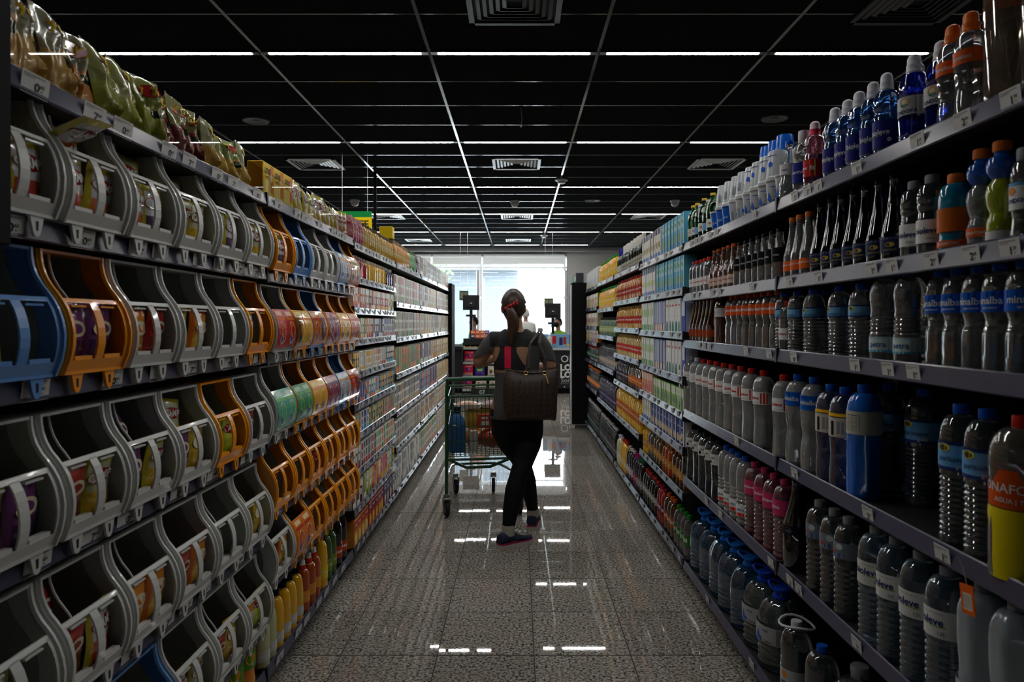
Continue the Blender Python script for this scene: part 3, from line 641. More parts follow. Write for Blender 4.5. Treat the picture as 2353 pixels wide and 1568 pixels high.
ybw = bottle('wrapped_bottle', prof(.29,.045,.014,.21,.27, waist=(.1,.003,.03)), pet('film_blue', (.25,.35,.8), .12), cap(.27,.0165,.02,CAPB), [label(.045,.15,.205,C(196,192,182), mk=[('r',-.02,-.01,.155,.195,ink), ('r',0,.03,.16,.195,C(150,150,150))])],
    [('yellow_band', MB().lathe([(.0462,.208),(.042,.232)], C(235,180,20,rough=.3), 20).mesh('yellow_band'))])
stock(S, 3, us(1945, 1912), ybw, 'film-wrapped blue bottle with yellow band', 'bottle', jit=.1)
min15 = pet15(.20,.245, C(12,95,190), [('t','minalba',.02,0,.224,.015,W_), ('r',-.03,.0,.235,.244,C(8,50,120))], body=MIST, h=.31, r=.042, ribs=None, waist=(.12,.006,.03))
stock(S, 3, us(1874, 1838), min15, 'large clear bottle with high blue label', 'bottle', jit=.3)
def red15(white=False): return pet15(.165,.212, W_, [('t','bioleve',.016,-.004,.19,.02,C(200,40,20)), ('r',.024,.052,.168,.209,C(205,60,25)), ('r',-.03,.02,.171,.1725,inkg)] if not white else [('r',-.02,.03,.178,.180,inkg), ('r',-.02,.03,.19,.192,inkg)], body=MIST, cp=CAPR if not white else CAPW, h=.30, r=.041, ribs=None, waist=(.10,.003,.05))
R15 = red15(); R15W = red15(True)
stock(S, 3, us(1806), R15, 'large clear bottle with red block label', 'bottle')
# fifth shelf of first bay
frost = pet15(.06,.11, C(170,170,172), [('t','LIND',.02,0,.085,.02,C(90,90,100))], body=pet('frosted', (.62,.72,.82), .25, .55), cp=CAPG, h=.32, r=.048, ribs=None, waist=(.13,.004,.04))
stock(S, 4, us(2340, 2262), frost, 'frosty film-wrapped large bottle', 'bottle', jit=.1)
MBx = MB().box(0,.0015,-.02,.02,-.028,.028, C(225,95,15)); marks(MBx, [('r',-.013,.013,-.02,.012,C(225,215,200))]+[('r',-.012+.003*i,-.0108+.003*i,-.018,.010,ink) for i in range(8)], flat(.0016))
tg = MBx.build('barcode_tag', loc=(XR-.009, 1.335, .86), rz=PI, label='orange tag with barcode hanging above the frosty bottles', cat='tag'); tg.rotation_euler.x = .15
MB().tube([(.0,0,.028),(.004,0,.06),(.012,0,.079)], .0008, W_, 5).build('string', tg)
bl15 = pet15(.155,.215, C(215,215,212), [('t','bioleve',.024,-.012,.190,.02,NAVYI), ('r',-.03,.026,.178,.1805,LGRN), ('t','1,5L',.010,.018,.166,.01,C(60,80,150)), ('r',.046,.07,.157,.213,C(40,60,150)), ('r',-.03,.02,.206,.2072,inkg)], body=pet('blue_tint', (.38,.60,.80)), cp=CAPG, h=.31, r=.045, ribs=(.02,.145,8,.0034))
stock(S, 4, us(2182, 2119, 2062, 2018), bl15, 'large bottle with white label and blue lettering', 'bottle', jit=.3)
lin15 = pet15(.17,.215, C(120,128,138), [('o',0,.203,.011,.009,C(190,200,205)), ('r',-.016,.016,.172,.186,C(70,90,140)), ('r',-.03,-.02,.18,.19,C(190,50,40))], body=DARKC, cp=CAPG, h=.29, r=.041, ribs=(.02,.15,8,.0034))
stock(S, 4, us(1988, 1954, 1922, 1888), lin15, 'clear wrapped large bottle with faint oval label', 'bottle', jit=.3)
dkb = bottle('glass_bottle', cone_prof(.31,.045,.0145,.15), NAVY, cap(.298,.0155,.016,CAPK), [label(.045,.125,.152,C(16,18,40), mk=[('o',0,.139,.016,.010,C(90,95,120)), ('o',0,.139,.0145,.0085,C(16,18,40)), ('t','prata',.009,0,.139,C(150,150,165))])])
stock(S, 4, us(1832), dkb, 'large dark blue bottle with oval emblem', 'bottle', jit=.05)
# base shelf of first bay
def jug(body, capc, lab=None, r=.078, h=.30, handle=None):
    P = prof(h-.02, r, .024, h-.13, h-.045, rib=(.03,.11,4,.003)); ex = []
    if handle:
        ex.append(('handle', MB().tube([(.034*math.cos(a)*1.0, .052*math.sin(a), h-.012+.018*abs(math.sin(a))) for a in [2*PI*i/16 for i in range(16)]], .005, handle, 6, closed=True).mesh('handle')))
        ex.append(('collar', MB().lathe([(.024,h-.045),(.032,h-.043),(.032,h-.034),(.025,h-.03)], handle, 14).mesh('collar')))
    return bottle('water_jug', P, body, cap(h-.034, .026, .03, capc), [lab] if lab else [], ex, n=24, sq=.35, fl=(8,.10,.17,h-.05))
jl = label(.0795, .105, .168, C(170,170,170), mk=[('d',-.038,.122,.011,BLUEI), ('o',-.022,.116,.008,.008,BLUEI), ('t','5 litros',.012,.010,.114,.01,ink), ('t','crystal',.011,-.002,.152,.01,NAVYI), ('r',.045,.095,.108,.165,C(130,130,130))], e=.010)
stock(S, 5, us(1972, x=.98), jug(DARKC, CAPG), 'wide clear jug on the base shelf', 'jug', inset=.10)
stock(S, 5, us(2060, x=.98), jug(DARKC, CAPG), 'wide clear jug at the frame corner', 'jug', inset=.10)
stock(S, 5, us(1892), pet15(.10,.16, C(40,80,120), [('o',-.01,.13,.02,.02,C(80,150,190)), ('r',.02,.035,.12,.13,REDI)], body=DARKC, h=.30, r=.05), 'dark clear bottle with round blue print', 'bottle')
stock(S, 5, us(1832), bottle('water_bottle', prof(.28,.052,.015,.19,.26), DARKC, cap(.26,.018,.022,CAPW), [label(.052,.05,.13,C(190,195,200), mk=[('t','LINDOYA',.014,0,.085,.03,NAVYI), ('o',-.01,.112,.012,.012,C(225,140,40)), ('t','1.5',.012,0,.06,NAVYI)])], [('handle', MB().tube([(.05*math.cos(a), .06*math.sin(a), .272+.006*math.sin(2*a)) for a in [2*PI*i/16 for i in range(16)]], .004, CAPW, 6, closed=True).mesh('handle'))]), 'dark bottle with white ring handle', 'bottle')
# ---- second water bay
S = 'R2'
def cup(col, mk, flip=False, clearb=False):
    pr = [(.0,.0),(.029,.0),(.031,.004),(.0395,.094),(.0413,.096),(.0425,.0995),(.0425,.103),(.0413,.1045),(0,.1045)]
    if flip: pr = [(r, .1045-z) for r, z in pr[::-1]]
    b = MB().lathe(pr, col, 22); marks(b, mk, lambda y, z, e: (lambda rr: (rr*math.cos(y*1.15/rr), rr*math.sin(y*1.15/rr), z*1.2))((.0312+.0088*(z*1.2/.1045 if not flip else 1-z*1.2/.1045))+.0012+e))
    return [('water_cup', b.mesh('water_cup')), ('lid', MB().lathe([(.0428,z) for z in ((.0995,.105) if not flip else (-.0005,.005))], C(200,200,200,rough=.3), 20).mesh('lid'))]
cw = mat('cup_white', rgb(208,214,218), .18, trans=.25); cb = mat('cup_blue', rgb(20,105,215), .2, trans=.3)
drop = [('d',-.012,.030,.008,BLUEI), ('o',.006,.022,.005,.005,BLUEI), ('r',-.006,.02,.064,.066,BLUEI), ('r',.004,.016,.052,.054,inkg)]
bars = [('r',-.006+.0024*i,-.0048+.0024*i,.02,.05,C(120,130,140)) for i in range(6)]+[('o',.024,.04,.007,.007,BLUEI)]
c_up, c_bar, c_fl, c_fb = cup(cw, drop), cup(cw, bars), cup(cw, [('o',0,.045,.008,.008,BLUEI), ('r',-.02,.02,.07,.072,NAVYI)], True), cup(cw, bars, True)
b_up, b_fl = cup(cb, [('t','aqua',.016,0,.045,C(150,190,240))]), cup(cb, [('t','aqua',.016,0,.045,C(120,170,240))], True)
ys = [2.395+.087*i for i in range(7)]
stock(S, 0, ys[:5], c_up, 'white water cup with blue drop, lower layer', 'cup', jit=.2, inset=.055)
stock(S, 0, ys[5:], c_bar, 'white water cup with barcode, lower layer', 'cup', jit=.2, inset=.055)
stock(S, 0, ys[1:5], c_fl, 'upturned white water cup with dot, upper layer', 'cup', z=.1055, inset=.055, jit=.3); stock(S, 0, ys[5:8], c_fb, 'upturned white cup with barcode, upper layer', 'cup', z=.1055, inset=.055, jit=.3)
yb = [2.57+.087*i for i in range(6)]
stock(S, 0, yb, b_up, 'blue water cup in the back row, lower layer', 'cup', inset=.15); stock(S, 0, yb[:5], b_fl, 'upturned blue water cup, middle layer', 'cup', z=.1055, inset=.15)
stock(S, 0, yb[1:4], b_fl, 'upturned blue water cup on top of the stack', 'cup', z=.211, inset=.15)
stock(S, 0, [3.02,3.11,3.20], b_up, 'blue water cup beside the green bottles', 'cup', inset=.055)
stock(S, 0, [3.02,3.11], c_fb, 'white cup on the blue cups', 'cup', z=.1055, inset=.055)
gg = bottle('glass_bottle', prof(.21,.031,.012,.125,.175), GREEN, cap(.2,.0135,.012,CAPY), [label(.031,.045,.085,C(205,215,205), mk=[('r',-.012,.012,.06,.07,C(200,80,40))])])
gw = bottle('glass_bottle', prof(.19,.031,.012,.11,.16), GREEN, cap(.18,.0135,.012,CAPW), [label(.031,.04,.075,C(120,170,210))])
stock(S, 0, [3.29,3.43,3.57,3.64], gg, 'green glass bottle with gold cap', 'bottle', jit=.4); stock(S, 0, [3.36,3.50], gw, 'green glass bottle with white cap', 'bottle', jit=.4)
stock(S, 0, [3.46], bottle('water_bottle', prof(.25,.04,.014,.18,.235), CLEAR, cap(.235,.017,.02,CAPR), [label(.04,.08,.12,C(200,80,30))]), 'clear bottle with red cap behind green bottles', 'bottle', inset=.14)
blk = bottle('glass_bottle', cone_prof(.19,.029,.0115,.09), CLEAR, cap(.182,.0125,.012,CAPK), [label(.027,.075,.125,C(18,18,20), mk=[('t','prata',.011,0,.10,SILV)], e=.0025)])
stock(S, 1, us(1795,1777,1761,1746,1731,1717,1704), blk, 'clear glass bottle with black cap and label', 'bottle', jit=.3)
ros = bottle('water_bottle', cone_prof(.195,.031,.0125,.085), ROSE, cap(.186,.0135,.014,C(215,90,40,rough=.35)), [label(.031,.03,.065,C(205,180,170), mk=[('t','bonafont',.009,0,.05,C(180,80,60))])])
stock(S, 1, us(1690,1678,1667,1656,1646), ros, 'rose-tinted bottle with orange cap', 'bottle', jit=.3)
rw = bottle('water_bottle', prof(.175,.031,.0125,.12,.162), CLEAR, cap(.162,.0145,.017,CAPR), [label(.031,.045,.085,W_, mk=[('t','bioleve',.011,0,.066,.02,C(200,40,20)), ('r',.018,.035,.047,.083,REDI)])])
stock(S, 1, seq(3.30,3.65,.07), rw, 'clear bottle with red cap and white label', 'bottle', jit=.4)
mo = pet500(.135,.175, C(215,85,20), [('t','minalba',.018,0,.157,.015,W_), ('r',-.03,-.012,.158,.173,C(50,30,80)), ('r',.016,.03,.140,.155,C(50,30,80))], h=.225, r=.033, cp=C(215,80,25,rough=.35))
stock(S, 2, seq(2.42,3.02,.074), mo, 'clear bottle with high orange label', 'bottle', jit=.5)
stock(S, 2, [2.375], rw, 'small clear bottle beside the ribbed bottles', 'bottle')
stock(S, 2, [3.13], pet500(.13,.17, C(200,200,205), [('r',-.02,.02,.15,.153,inkg)], body=BROWN, h=.23, r=.037, cp=CAPK, waist=None), 'dark bottle with white collar label', 'bottle', jit=.1)
brn = bottle('glass_bottle', cone_prof(.225,.034,.0125,.085), BROWN, cap(.215,.0135,.014,CAPR), [label(.034,.035,.07,C(150,60,20))])
stock(S, 2, seq(3.25,3.65,.072), brn, 'amber-brown bottle with red cap', 'bottle', jit=.4)
stock(S, 3, us(1757,1730,1706,1685,1667,1650,1634,1620), R15, 'tall clear bottle with red lettered label', 'bottle', jit=.5)
stock(S, 3, us(1604,1590,1578), R15W, 'tall clear bottle with plain white label', 'bottle', jit=.3)
bpk = pet15(.16,.215, C(200,60,110), [('t','bioleve',.017,-.004,.19,.02,W_)], body=PINK, cp=C(200,60,110,rough=.35), h=.29, r=.042)
stock(S, 4, us(1806,1782,1760,1738), bpk, 'tall pink bottle with pink label', 'bottle', jit=.4)
ptr = pet15(.04,.09, W_, [('t','petra',.018,0,.07,.01,C(40,110,160)), ('r',-.04,.04,.041,.056,REDI)], body=MIST, h=.29, r=.04)
stock(S, 4, us(1716,1700,1686,1672), ptr, 'tall clear bottle with low red-white label', 'bottle', jit=.3)
wlb = pet15(.175,.225, C(205,205,200), [('o',-.012,.19,.009,.009,CAPK), ('t','regular',.010,.004,.208,.01,ink)], body=DARKC, cp=CAPK, h=.295, r=.041, ribs=None, waist=(.09,.003,.05))
stock(S, 4, us(1656,1640,1625,1611,1597,1585), wlb, 'tall dark bottle with black-dotted white label', 'bottle', jit=.2)
jb = jug(TEALW, C(20,110,210,rough=.35), handle=C(20,110,210,rough=.35)); jw = jug(pet('jug_clear', (.35,.5,.55)), C(20,70,200,rough=.35), jl, handle=C(20,70,200,rough=.35))
stock(S, 5, [2.56,2.73], jw, 'jug with white label and blue handle', 'jug', inset=.10, jit=.1)
stock(S, 5, [2.90,3.07,3.235,3.40,3.565], jb, 'five litre blue jug with blue ring handle', 'jug', inset=.10, jit=.4)
# ------------------------------------------------------------ milk carton bay and beyond
S = 'R3'
crm = C(225,220,205); TEAL = C(70,165,195); LB = C(110,190,215)
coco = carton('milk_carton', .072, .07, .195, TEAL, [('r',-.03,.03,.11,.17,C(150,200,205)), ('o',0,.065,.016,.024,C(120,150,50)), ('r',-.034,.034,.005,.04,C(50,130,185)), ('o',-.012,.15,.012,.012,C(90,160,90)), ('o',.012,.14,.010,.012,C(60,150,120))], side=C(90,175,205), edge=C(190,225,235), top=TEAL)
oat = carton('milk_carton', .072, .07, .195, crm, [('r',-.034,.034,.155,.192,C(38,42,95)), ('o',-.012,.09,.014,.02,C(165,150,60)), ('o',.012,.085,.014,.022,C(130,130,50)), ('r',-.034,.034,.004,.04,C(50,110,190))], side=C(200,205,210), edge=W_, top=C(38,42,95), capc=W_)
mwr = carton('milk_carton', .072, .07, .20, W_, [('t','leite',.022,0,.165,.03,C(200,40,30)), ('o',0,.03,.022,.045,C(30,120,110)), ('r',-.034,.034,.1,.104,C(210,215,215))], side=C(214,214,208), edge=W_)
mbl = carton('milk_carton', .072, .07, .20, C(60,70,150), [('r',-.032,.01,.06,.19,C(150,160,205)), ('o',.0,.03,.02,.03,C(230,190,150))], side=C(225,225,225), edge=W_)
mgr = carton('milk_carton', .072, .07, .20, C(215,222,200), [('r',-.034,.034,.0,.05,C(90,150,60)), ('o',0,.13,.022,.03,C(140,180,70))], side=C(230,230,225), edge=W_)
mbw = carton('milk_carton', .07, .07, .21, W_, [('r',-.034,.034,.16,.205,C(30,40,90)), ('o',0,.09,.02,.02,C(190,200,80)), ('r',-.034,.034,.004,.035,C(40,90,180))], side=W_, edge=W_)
mblue = carton('milk_carton', .072, .07, .20, C(40,60,170), [('r',-.03,.03,.1,.18,C(200,210,230))], side=C(190,200,225))
P7 = .079
a, b = 3.70, 4.97
stock(S, 0, seq(a,4.28,P7), coco, 'turquoise carton with green fruit print', 'carton', .012, .05); stock(S, 0, seq(4.30,b,P7), oat, 'cream carton with navy top band', 'carton', .012, .05)
stock(S, 1, seq(a,4.45,P7), coco, 'turquoise carton with green fruit print', 'carton', .012, .05); stock(S, 1, seq(4.48,b,P7), mbw, 'white carton with navy top and dot', 'carton', .012, .05)
for sh, w in ((2, 'upper'), (3, 'lower')):
    stock(S, sh, [3.72], mblue, 'blue milk carton at the shelf end', 'carton', .012, .05); stock(S, sh, seq(3.77,4.16,P7), mwr, 'white milk carton with red lettering', 'carton', .012, .05)
    stock(S, sh, seq(4.18,4.5,P7), mbl, 'blue and white milk carton', 'carton', .012, .05); stock(S, sh, seq(4.52,b,P7), mgr, 'white and green milk carton', 'carton', .012, .05)
sg = carton('small_carton', .06, .05, .135, C(120,175,50), [('r',-.028,.028,.085,.13,C(215,225,190)), ('o',0,.05,.018,.02,C(70,130,40))], side=C(200,210,180), top=C(60,90,40), edge=W_)
so = carton('small_carton', .06, .05, .15, C(230,120,60), [('r',-.028,.028,.1,.145,C(235,190,150)), ('o',0,.05,.018,.02,C(210,60,40))], side=C(230,200,170), top=C(180,90,50), edge=W_)
stock(S, 4, seq(a,4.55,.063), sg, 'small green carton', 'carton', .012, .05); stock(S, 4, seq(4.57,b,.063), so, 'small orange carton', 'carton', .012, .05)
bis = carton('milk_carton', .085, .06, .15, C(18,44,130), [('o',-.014,.045,.02,.024,C(215,190,140)), ('o',.024,.04,.016,.02,C(205,175,125)), ('t','leite',.02,.0,.11,.02,C(200,210,235))], side=C(230,230,232), edge=W_)
stock(S, 5, seq(a,4.6,.088), bis, 'deep blue carton with round biscuit print', 'carton', .012, .05); stock(S, 5, seq(4.62,b,P7), mbw, 'white carton with navy top and dot', 'carton', .012, .05)
jarh = lambda m, h=.19: bottle('juice_bottle', prof(h,.036,.018,h*.68,h*.86, rib=(.03,.1,3,.0015)), m, cap(h*.94,.020,.02,C(200,160,80,rough=.4)), [label(.036,.05,.10,C(200,140,60), mk=[('t','G',.02,0,.075,.02,W_)])])
stock(S, 6, seq(a,4.05,.078), jarh(AMBER), 'amber bottle with pale cap', 'bottle'); stock(S, 6, seq(4.08,4.32,.078), jarh(HON), 'orange-red bottle with pale cap', 'bottle'); stock(S, 6, seq(4.34,4.6,.078), jarh(OIL), 'yellow bottle with pale cap', 'bottle'); stock(S, 6, seq(4.62,4.8,.078), jarh(CLEAR), 'clear bottle on the low shelf', 'bottle'); stock(S, 6, seq(4.82,b,.078), jarh(YJ), 'golden bottle at the bay end', 'bottle')
def soda(m, cp, lab, h=.24, r=.036): return bottle('soda_bottle', prof(h-.02,r,.013,h*.55,h*.86, waist=(.09,.003,.03)), m, cap(h-.026,.016,.02,cp), [label(r,.07,.125,lab, mk=[('r',-.02,.02,.09,.11,W_)])], n=16)
stock(S, 7, seq(a,4.0,.075), soda(CLEAR, CAPGR, C(60,120,60)), 'clear soda bottle with green cap', 'bottle'); stock(S, 7, seq(4.02,4.28,.075), soda(AMBER, C(235,100,20,rough=.35), C(190,90,30)), 'amber soda bottle with orange cap', 'bottle'); stock(S, 7, seq(4.30,4.5,.075), soda(RJ, C(180,30,60,rough=.35), C(120,30,70)), 'red bottle with crimson cap', 'bottle'); stock(S, 7, seq(4.52,b,.075), soda(DJ, C(210,60,40,rough=.35), C(150,150,140)), 'dark bottle with red cap', 'bottle')
S = 'R4'; a, b = 5.04, 6.30
wb = bottle('wine_bottle', prof(.24,.034,.014,.125,.17, foot=.004), WINE, cap(.165,.0165,.078,C(228,226,220,rough=.35)), [label(.034,.03,.085,C(170,165,150), mk=[('r',-.02,.02,.05,.06,ink)])], n=16)
wv = bottle('wine_bottle', prof(.24,.034,.014,.125,.17, foot=.004), WINE, cap(.165,.0165,.078,C(50,40,150,rough=.35)), [label(.034,.03,.085,C(200,196,190))], n=16)
stock(S, 0, seq(a,6.02,.075), wb, 'dark bottle with white foil neck', 'bottle'); stock(S, 0, seq(6.04,b,.075), wv, 'dark bottle with violet foil neck', 'bottle')
def jb_(m, cp, lab, h=.195, r=.037, name='juice_bottle', l0=.05, l1=.11, mk=True): return bottle(name, prof(h-.018,r,.014,h*.52,h*.86), m, cap(h-.024,.017,.022,cp), [label(r,l0,l1,lab, mk=[('r',-.022,.022,(l0+l1)/2-.006,(l0+l1)/2+.006,W_)] if mk else ())], n=16)
stock(S, 1, seq(a,b,.077), jb_(AJ, C(180,40,30,rough=.4), C(170,50,30)), 'amber bottle with red label', 'bottle')
stock(S, 2, seq(a,b,.077), jb_(liq('gold', (205,150,40)), C(190,150,70,rough=.4), C(190,50,30)), 'golden bottle with red band label', 'bottle')
stock(S, 3, seq(a,b,.077), jb_(liq('straw', (200,165,80)), C(190,160,90,rough=.4), C(200,60,30)), 'straw-coloured bottle with red band', 'bottle')
stock(S, 4, seq(a,5.62,.077), jb_(AMBER, C(60,40,20,rough=.4), C(225,120,30), h=.21), 'amber bottle with orange label', 'bottle'); stock(S, 4, seq(5.66,b,.077), jb_(DJ, CAPK, C(70,60,80), h=.21), 'dark bottle with violet-grey label', 'bottle')
stock(S, 5, seq(a,b,.080), jb_(YJ, C(225,190,90,rough=.4), C(200,110,40), h=.27, r=.039, l0=.07, l1=.15), 'tall yellow-orange juice bottle', 'bottle')
stock(S, 6, seq(a,5.25,.075), jb_(DJ, C(20,110,60,rough=.4), C(150,150,150), h=.26), 'dark bottle with green cap', 'bottle'); stock(S, 6, seq(5.26,5.42,.075), jb_(PURP, C(215,20,130,rough=.4), C(190,60,110), h=.26), 'purple bottle with magenta cap', 'bottle')
stock(S, 6, seq(5.44,5.75,.075), jb_(DJ, C(215,205,200,rough=.4), C(200,190,185), h=.26), 'dark bottle with white cap', 'bottle'); stock(S, 6, seq(5.77,6.05,.078), jb_(YJ, CAPR, C(230,200,120), h=.27), 'yellow juice bottle with red cap', 'bottle'); stock(S, 6, seq(6.07,b,.078), jb_(PJ, CAPW, C(220,220,200), h=.27), 'pale green juice bottle', 'bottle')
S = 'R5'; a, b = 6.38, 7.63
oilb = jb_(liq('sun', (240,180,20)), CAPGR, C(245,200,60), h=.225, r=.039, l0=.05, l1=.13)
stock(S, 0, seq(a,b,.081), oilb, 'yellow bottle with green cap', 'bottle'); stock(S, 1, seq(a,b,.081), oilb, 'yellow bottle with green cap', 'bottle')
stock(S, 2, seq(a,b,.074), jb_(GJ, CAPK, C(170,190,120), h=.20, r=.033), 'dark green bottle with pale label', 'bottle')
stock(S, 3, seq(a,b,.074), jb_(DJ, CAPK, C(190,170,150), h=.25, r=.033, l0=.05, l1=.10), 'dark slim bottle with cream label', 'bottle')
stock(S, 4, seq(a,b,.074), jb_(PURP, CAPK, C(74,64,110), h=.27, r=.034), 'dark bottle with violet label', 'bottle')
stock(S, 5, seq(a,b,.074), jb_(WINE, C(190,190,190,rough=.3), C(90,90,100), h=.29, r=.034), 'dark bottle with silver cap', 'bottle')
S = 'R6'; a, b = 7.71, 8.97
stock(S, 0, seq(a,b,.078), carton('milk_carton', .072,.07,.22, C(232,234,236), [('o',0,.08,.02,.03,C(190,200,205)), ('r',-.034,.034,.01,.05,C(205,190,150))], edge=W_), 'white carton with grey print', 'carton', .012, .05)
mix = [carton('small_carton', .07,.06,.17, C(*c), [('o',0,.08,.022,.03,C(*d)), ('r',-.03,.03,.12,.16,C(*e))], edge=W_) for c, d, e in (((215,120,60),(235,200,80),(240,230,210)), ((120,60,120),(200,170,200),(230,220,225)), ((150,170,70),(220,220,120),(235,235,220)), ((205,185,150),(120,60,50),(235,230,220)))]
stock(S, 1, seq(a,b,.077), None, 'colourful juice carton', 'carton', .012, .05, protos=mix); stock(S, 2, seq(a,b,.077), mix[3], 'beige carton', 'carton', .012, .05); stock(S, 3, seq(a,b,.077), None, 'short colourful carton', 'carton', .012, .05, protos=mix[:3])
stock(S, 4, seq(a,b,.074), jb_(DJ, CAPR, C(60,90,80), h=.19, r=.033), 'dark bottle with red cap', 'bottle'); stock(S, 5, seq(a,b,.074), jb_(DJ, C(225,110,40,rough=.4), C(225,130,50), h=.25, r=.034), 'dark bottle with orange label', 'bottle'); stock(S, 6, seq(a,b,.074), jb_(WINE, C(200,200,200,rough=.3), C(40,80,76), h=.30, r=.034), 'green-black bottle with silver cap', 'bottle')
# ------------------------------------------------------------ carton shelves on the bin side
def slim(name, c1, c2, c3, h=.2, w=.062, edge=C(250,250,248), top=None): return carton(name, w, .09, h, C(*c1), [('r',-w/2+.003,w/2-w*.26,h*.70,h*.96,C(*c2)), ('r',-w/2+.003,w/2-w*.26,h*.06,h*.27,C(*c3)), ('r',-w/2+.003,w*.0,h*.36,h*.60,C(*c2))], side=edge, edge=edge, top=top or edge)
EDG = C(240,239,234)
def ds(key, sh, runs, h, step=.064, a=None, b=None, name='juice_carton', **kw):
    _, s, xf, y0, y1, lips = BAYS[key]; y = y0+.03; tot = sum(r[0] for r in runs); L = y1-y0-.05
    for fr, desc, c1, c2, c3 in runs:
        sat = lambda c: tuple(max(0, min(255, int(128+(v-128)*1.25-8))) for v in c)
        pr = [slim(name, sat(c1), sat(c2), sat(c3), h, step-.006, **kw), slim(name, sat(c1), sat(c3), sat(c2), h*.985, step-.008, **kw), slim(name, sat(tuple(int(v*.8) for v in c1)), sat(c2), sat(c3), h, step-.007, **kw)]
        stock(key, sh, seq(y, y+L*fr/tot, step), None, desc, 'carton', .012, .05, protos=pr); y += L*fr/tot
rd, yl, pu, cr, og, gr, bu, wn, tl = (190,34,30), (232,180,40), (92,60,96), (240,234,220), (228,126,30), (96,146,48), (44,66,150), (122,32,44), (80,170,205)
# ten-shelf bay
S = 'L3'
def sqb(m, capc, lab): return bottle('juice_bottle', prof(.135,.030,.014,.085,.118), m, cap(.118,.0165,.022,capc), [label(.030,.03,.075,lab)], n=14, sq=.4)
stock(S, 0, seq(3.87,4.17,.062), jb_(liq('berry', (150,60,80)), C(200,150,150,rough=.4), C(190,120,130), h=.17, r=.029), 'pink fruit bottle', 'bottle', .04); stock(S, 0, seq(4.19,5.14,.062), jb_(liq('olive', (190,150,50)), C(90,80,60,rough=.4), C(200,175,110), h=.17, r=.029), 'olive-yellow bottle with dark cap', 'bottle', .04)
stock(S, 1, seq(3.87,4.25,.063), sqb(RJ, C(200,170,160,rough=.4), C(180,40,40)), 'red juice bottle with cream cap', 'bottle', .04); stock(S, 1, seq(4.27,4.85,.063), sqb(YJ, C(225,215,180,rough=.4), C(225,185,60)), 'yellow juice bottle with cream cap', 'bottle', .04); stock(S, 1, seq(4.87,5.14,.063), sqb(PURP, W_, C(120,110,140)), 'purple juice bottle with white cap', 'bottle', .04)
ds(S, 2, [(2,'orange and white carton',og,cr,rd),(2,'brown and cream carton',(150,100,60),cr,og),(2,'red and cream carton',rd,cr,yl),(1,'pale yellow carton',(225,205,120),cr,gr)], .135)
ds(S, 3, [(2,'green and cream carton',gr,cr,yl),(1,'orange carton with pale print',og,cr,rd),(2,'violet carton with pale print',pu,cr,bu),(2,'grey-white carton',(205,205,205),bu,rd)], .135)
ds(S, 4, [(1,'olive box with gold print',(120,110,50),yl,cr),(3,'cream box with yellow dots',cr,(200,200,190),yl),(2,'cream box with red dots',cr,(190,190,180),rd),(2,'dark slim box with pale print',(60,70,70),cr,tl)], .125, name='tea_box')
ds(S, 5, [(2,'violet-blue box with orange print',(80,70,140),bu,og),(2,'sky blue box with orange print',tl,cr,og),(3,'navy box with gold print',(40,50,80),tl,yl)], .125, name='tea_box')
ds(S, 6, [(1,'orange-green box',og,gr,cr),(1,'white box with blue print',(215,220,225),bu,tl),(2,'olive dark box',(60,66,40),gr,yl),(2,'orange leaf box',(170,110,40),gr,og)], .125, name='tea_box')
ds(S, 7, [(1,'grey-brown box',(150,140,125),cr,rd),(2,'white box with dark print',(205,205,200),(70,70,75),rd),(3,'cream box with green print',cr,gr,og)], .15, name='tea_box')
ds(S, 8, [(1,'dark violet box',(60,40,60),wn,cr),(1,'lime box',(200,190,40),gr,cr),(2,'orange pouch box',og,rd,yl),(1,'green pouch box',gr,cr,yl)], .15, name='tea_box', step=.075)
vg = carton('powder_box', .085, .14, .155, C(190,50,30), [('r',-.04,.04,.1,.15,C(120,30,60)), ('o',0,.05,.03,.035,C(235,190,60)), ('t','VIGOR',.018,0,.125,.03,W_)], side=C(200,120,40), top=C(200,60,30))
vgo = carton('powder_box', .085, .14, .155, C(225,130,30), [('r',-.04,.04,.1,.15,C(200,60,30)), ('o',0,.05,.03,.035,C(250,220,140)), ('t','VIGOR',.018,0,.125,.03,W_)], side=C(220,150,60), top=C(215,120,30))
vgp = carton('powder_box', .085, .14, .155, C(84,40,90), [('r',-.04,.04,.1,.15,C(60,30,80)), ('o',0,.05,.03,.035,C(215,200,190)), ('t','VIGOR',.018,0,.125,.03,W_)], side=C(120,70,110), top=C(90,40,80))
for pr in (vg, vgo, vgp):
    mb = MB(); marks(mb, [('t','VIGOR',.026,-.012,-.075,.03,W_), ('o',.028,-.02,.011,.011,C(240,215,60))], lambda y, z, e: (z, y, .1556+e)); pr.append(('top_print', mb.mesh('top_print')))
stock(S, 9, seq(3.87,4.24,.09), vgo, 'orange powder box with yellow spot', 'box', .006, .03); stock(S, 9, seq(4.26,4.72,.09), vg, 'red powder box with yellow spot', 'box', .006, .03); stock(S, 9, seq(4.74,5.14,.09), vgp, 'violet powder box with yellow spot', 'box', .006, .03)
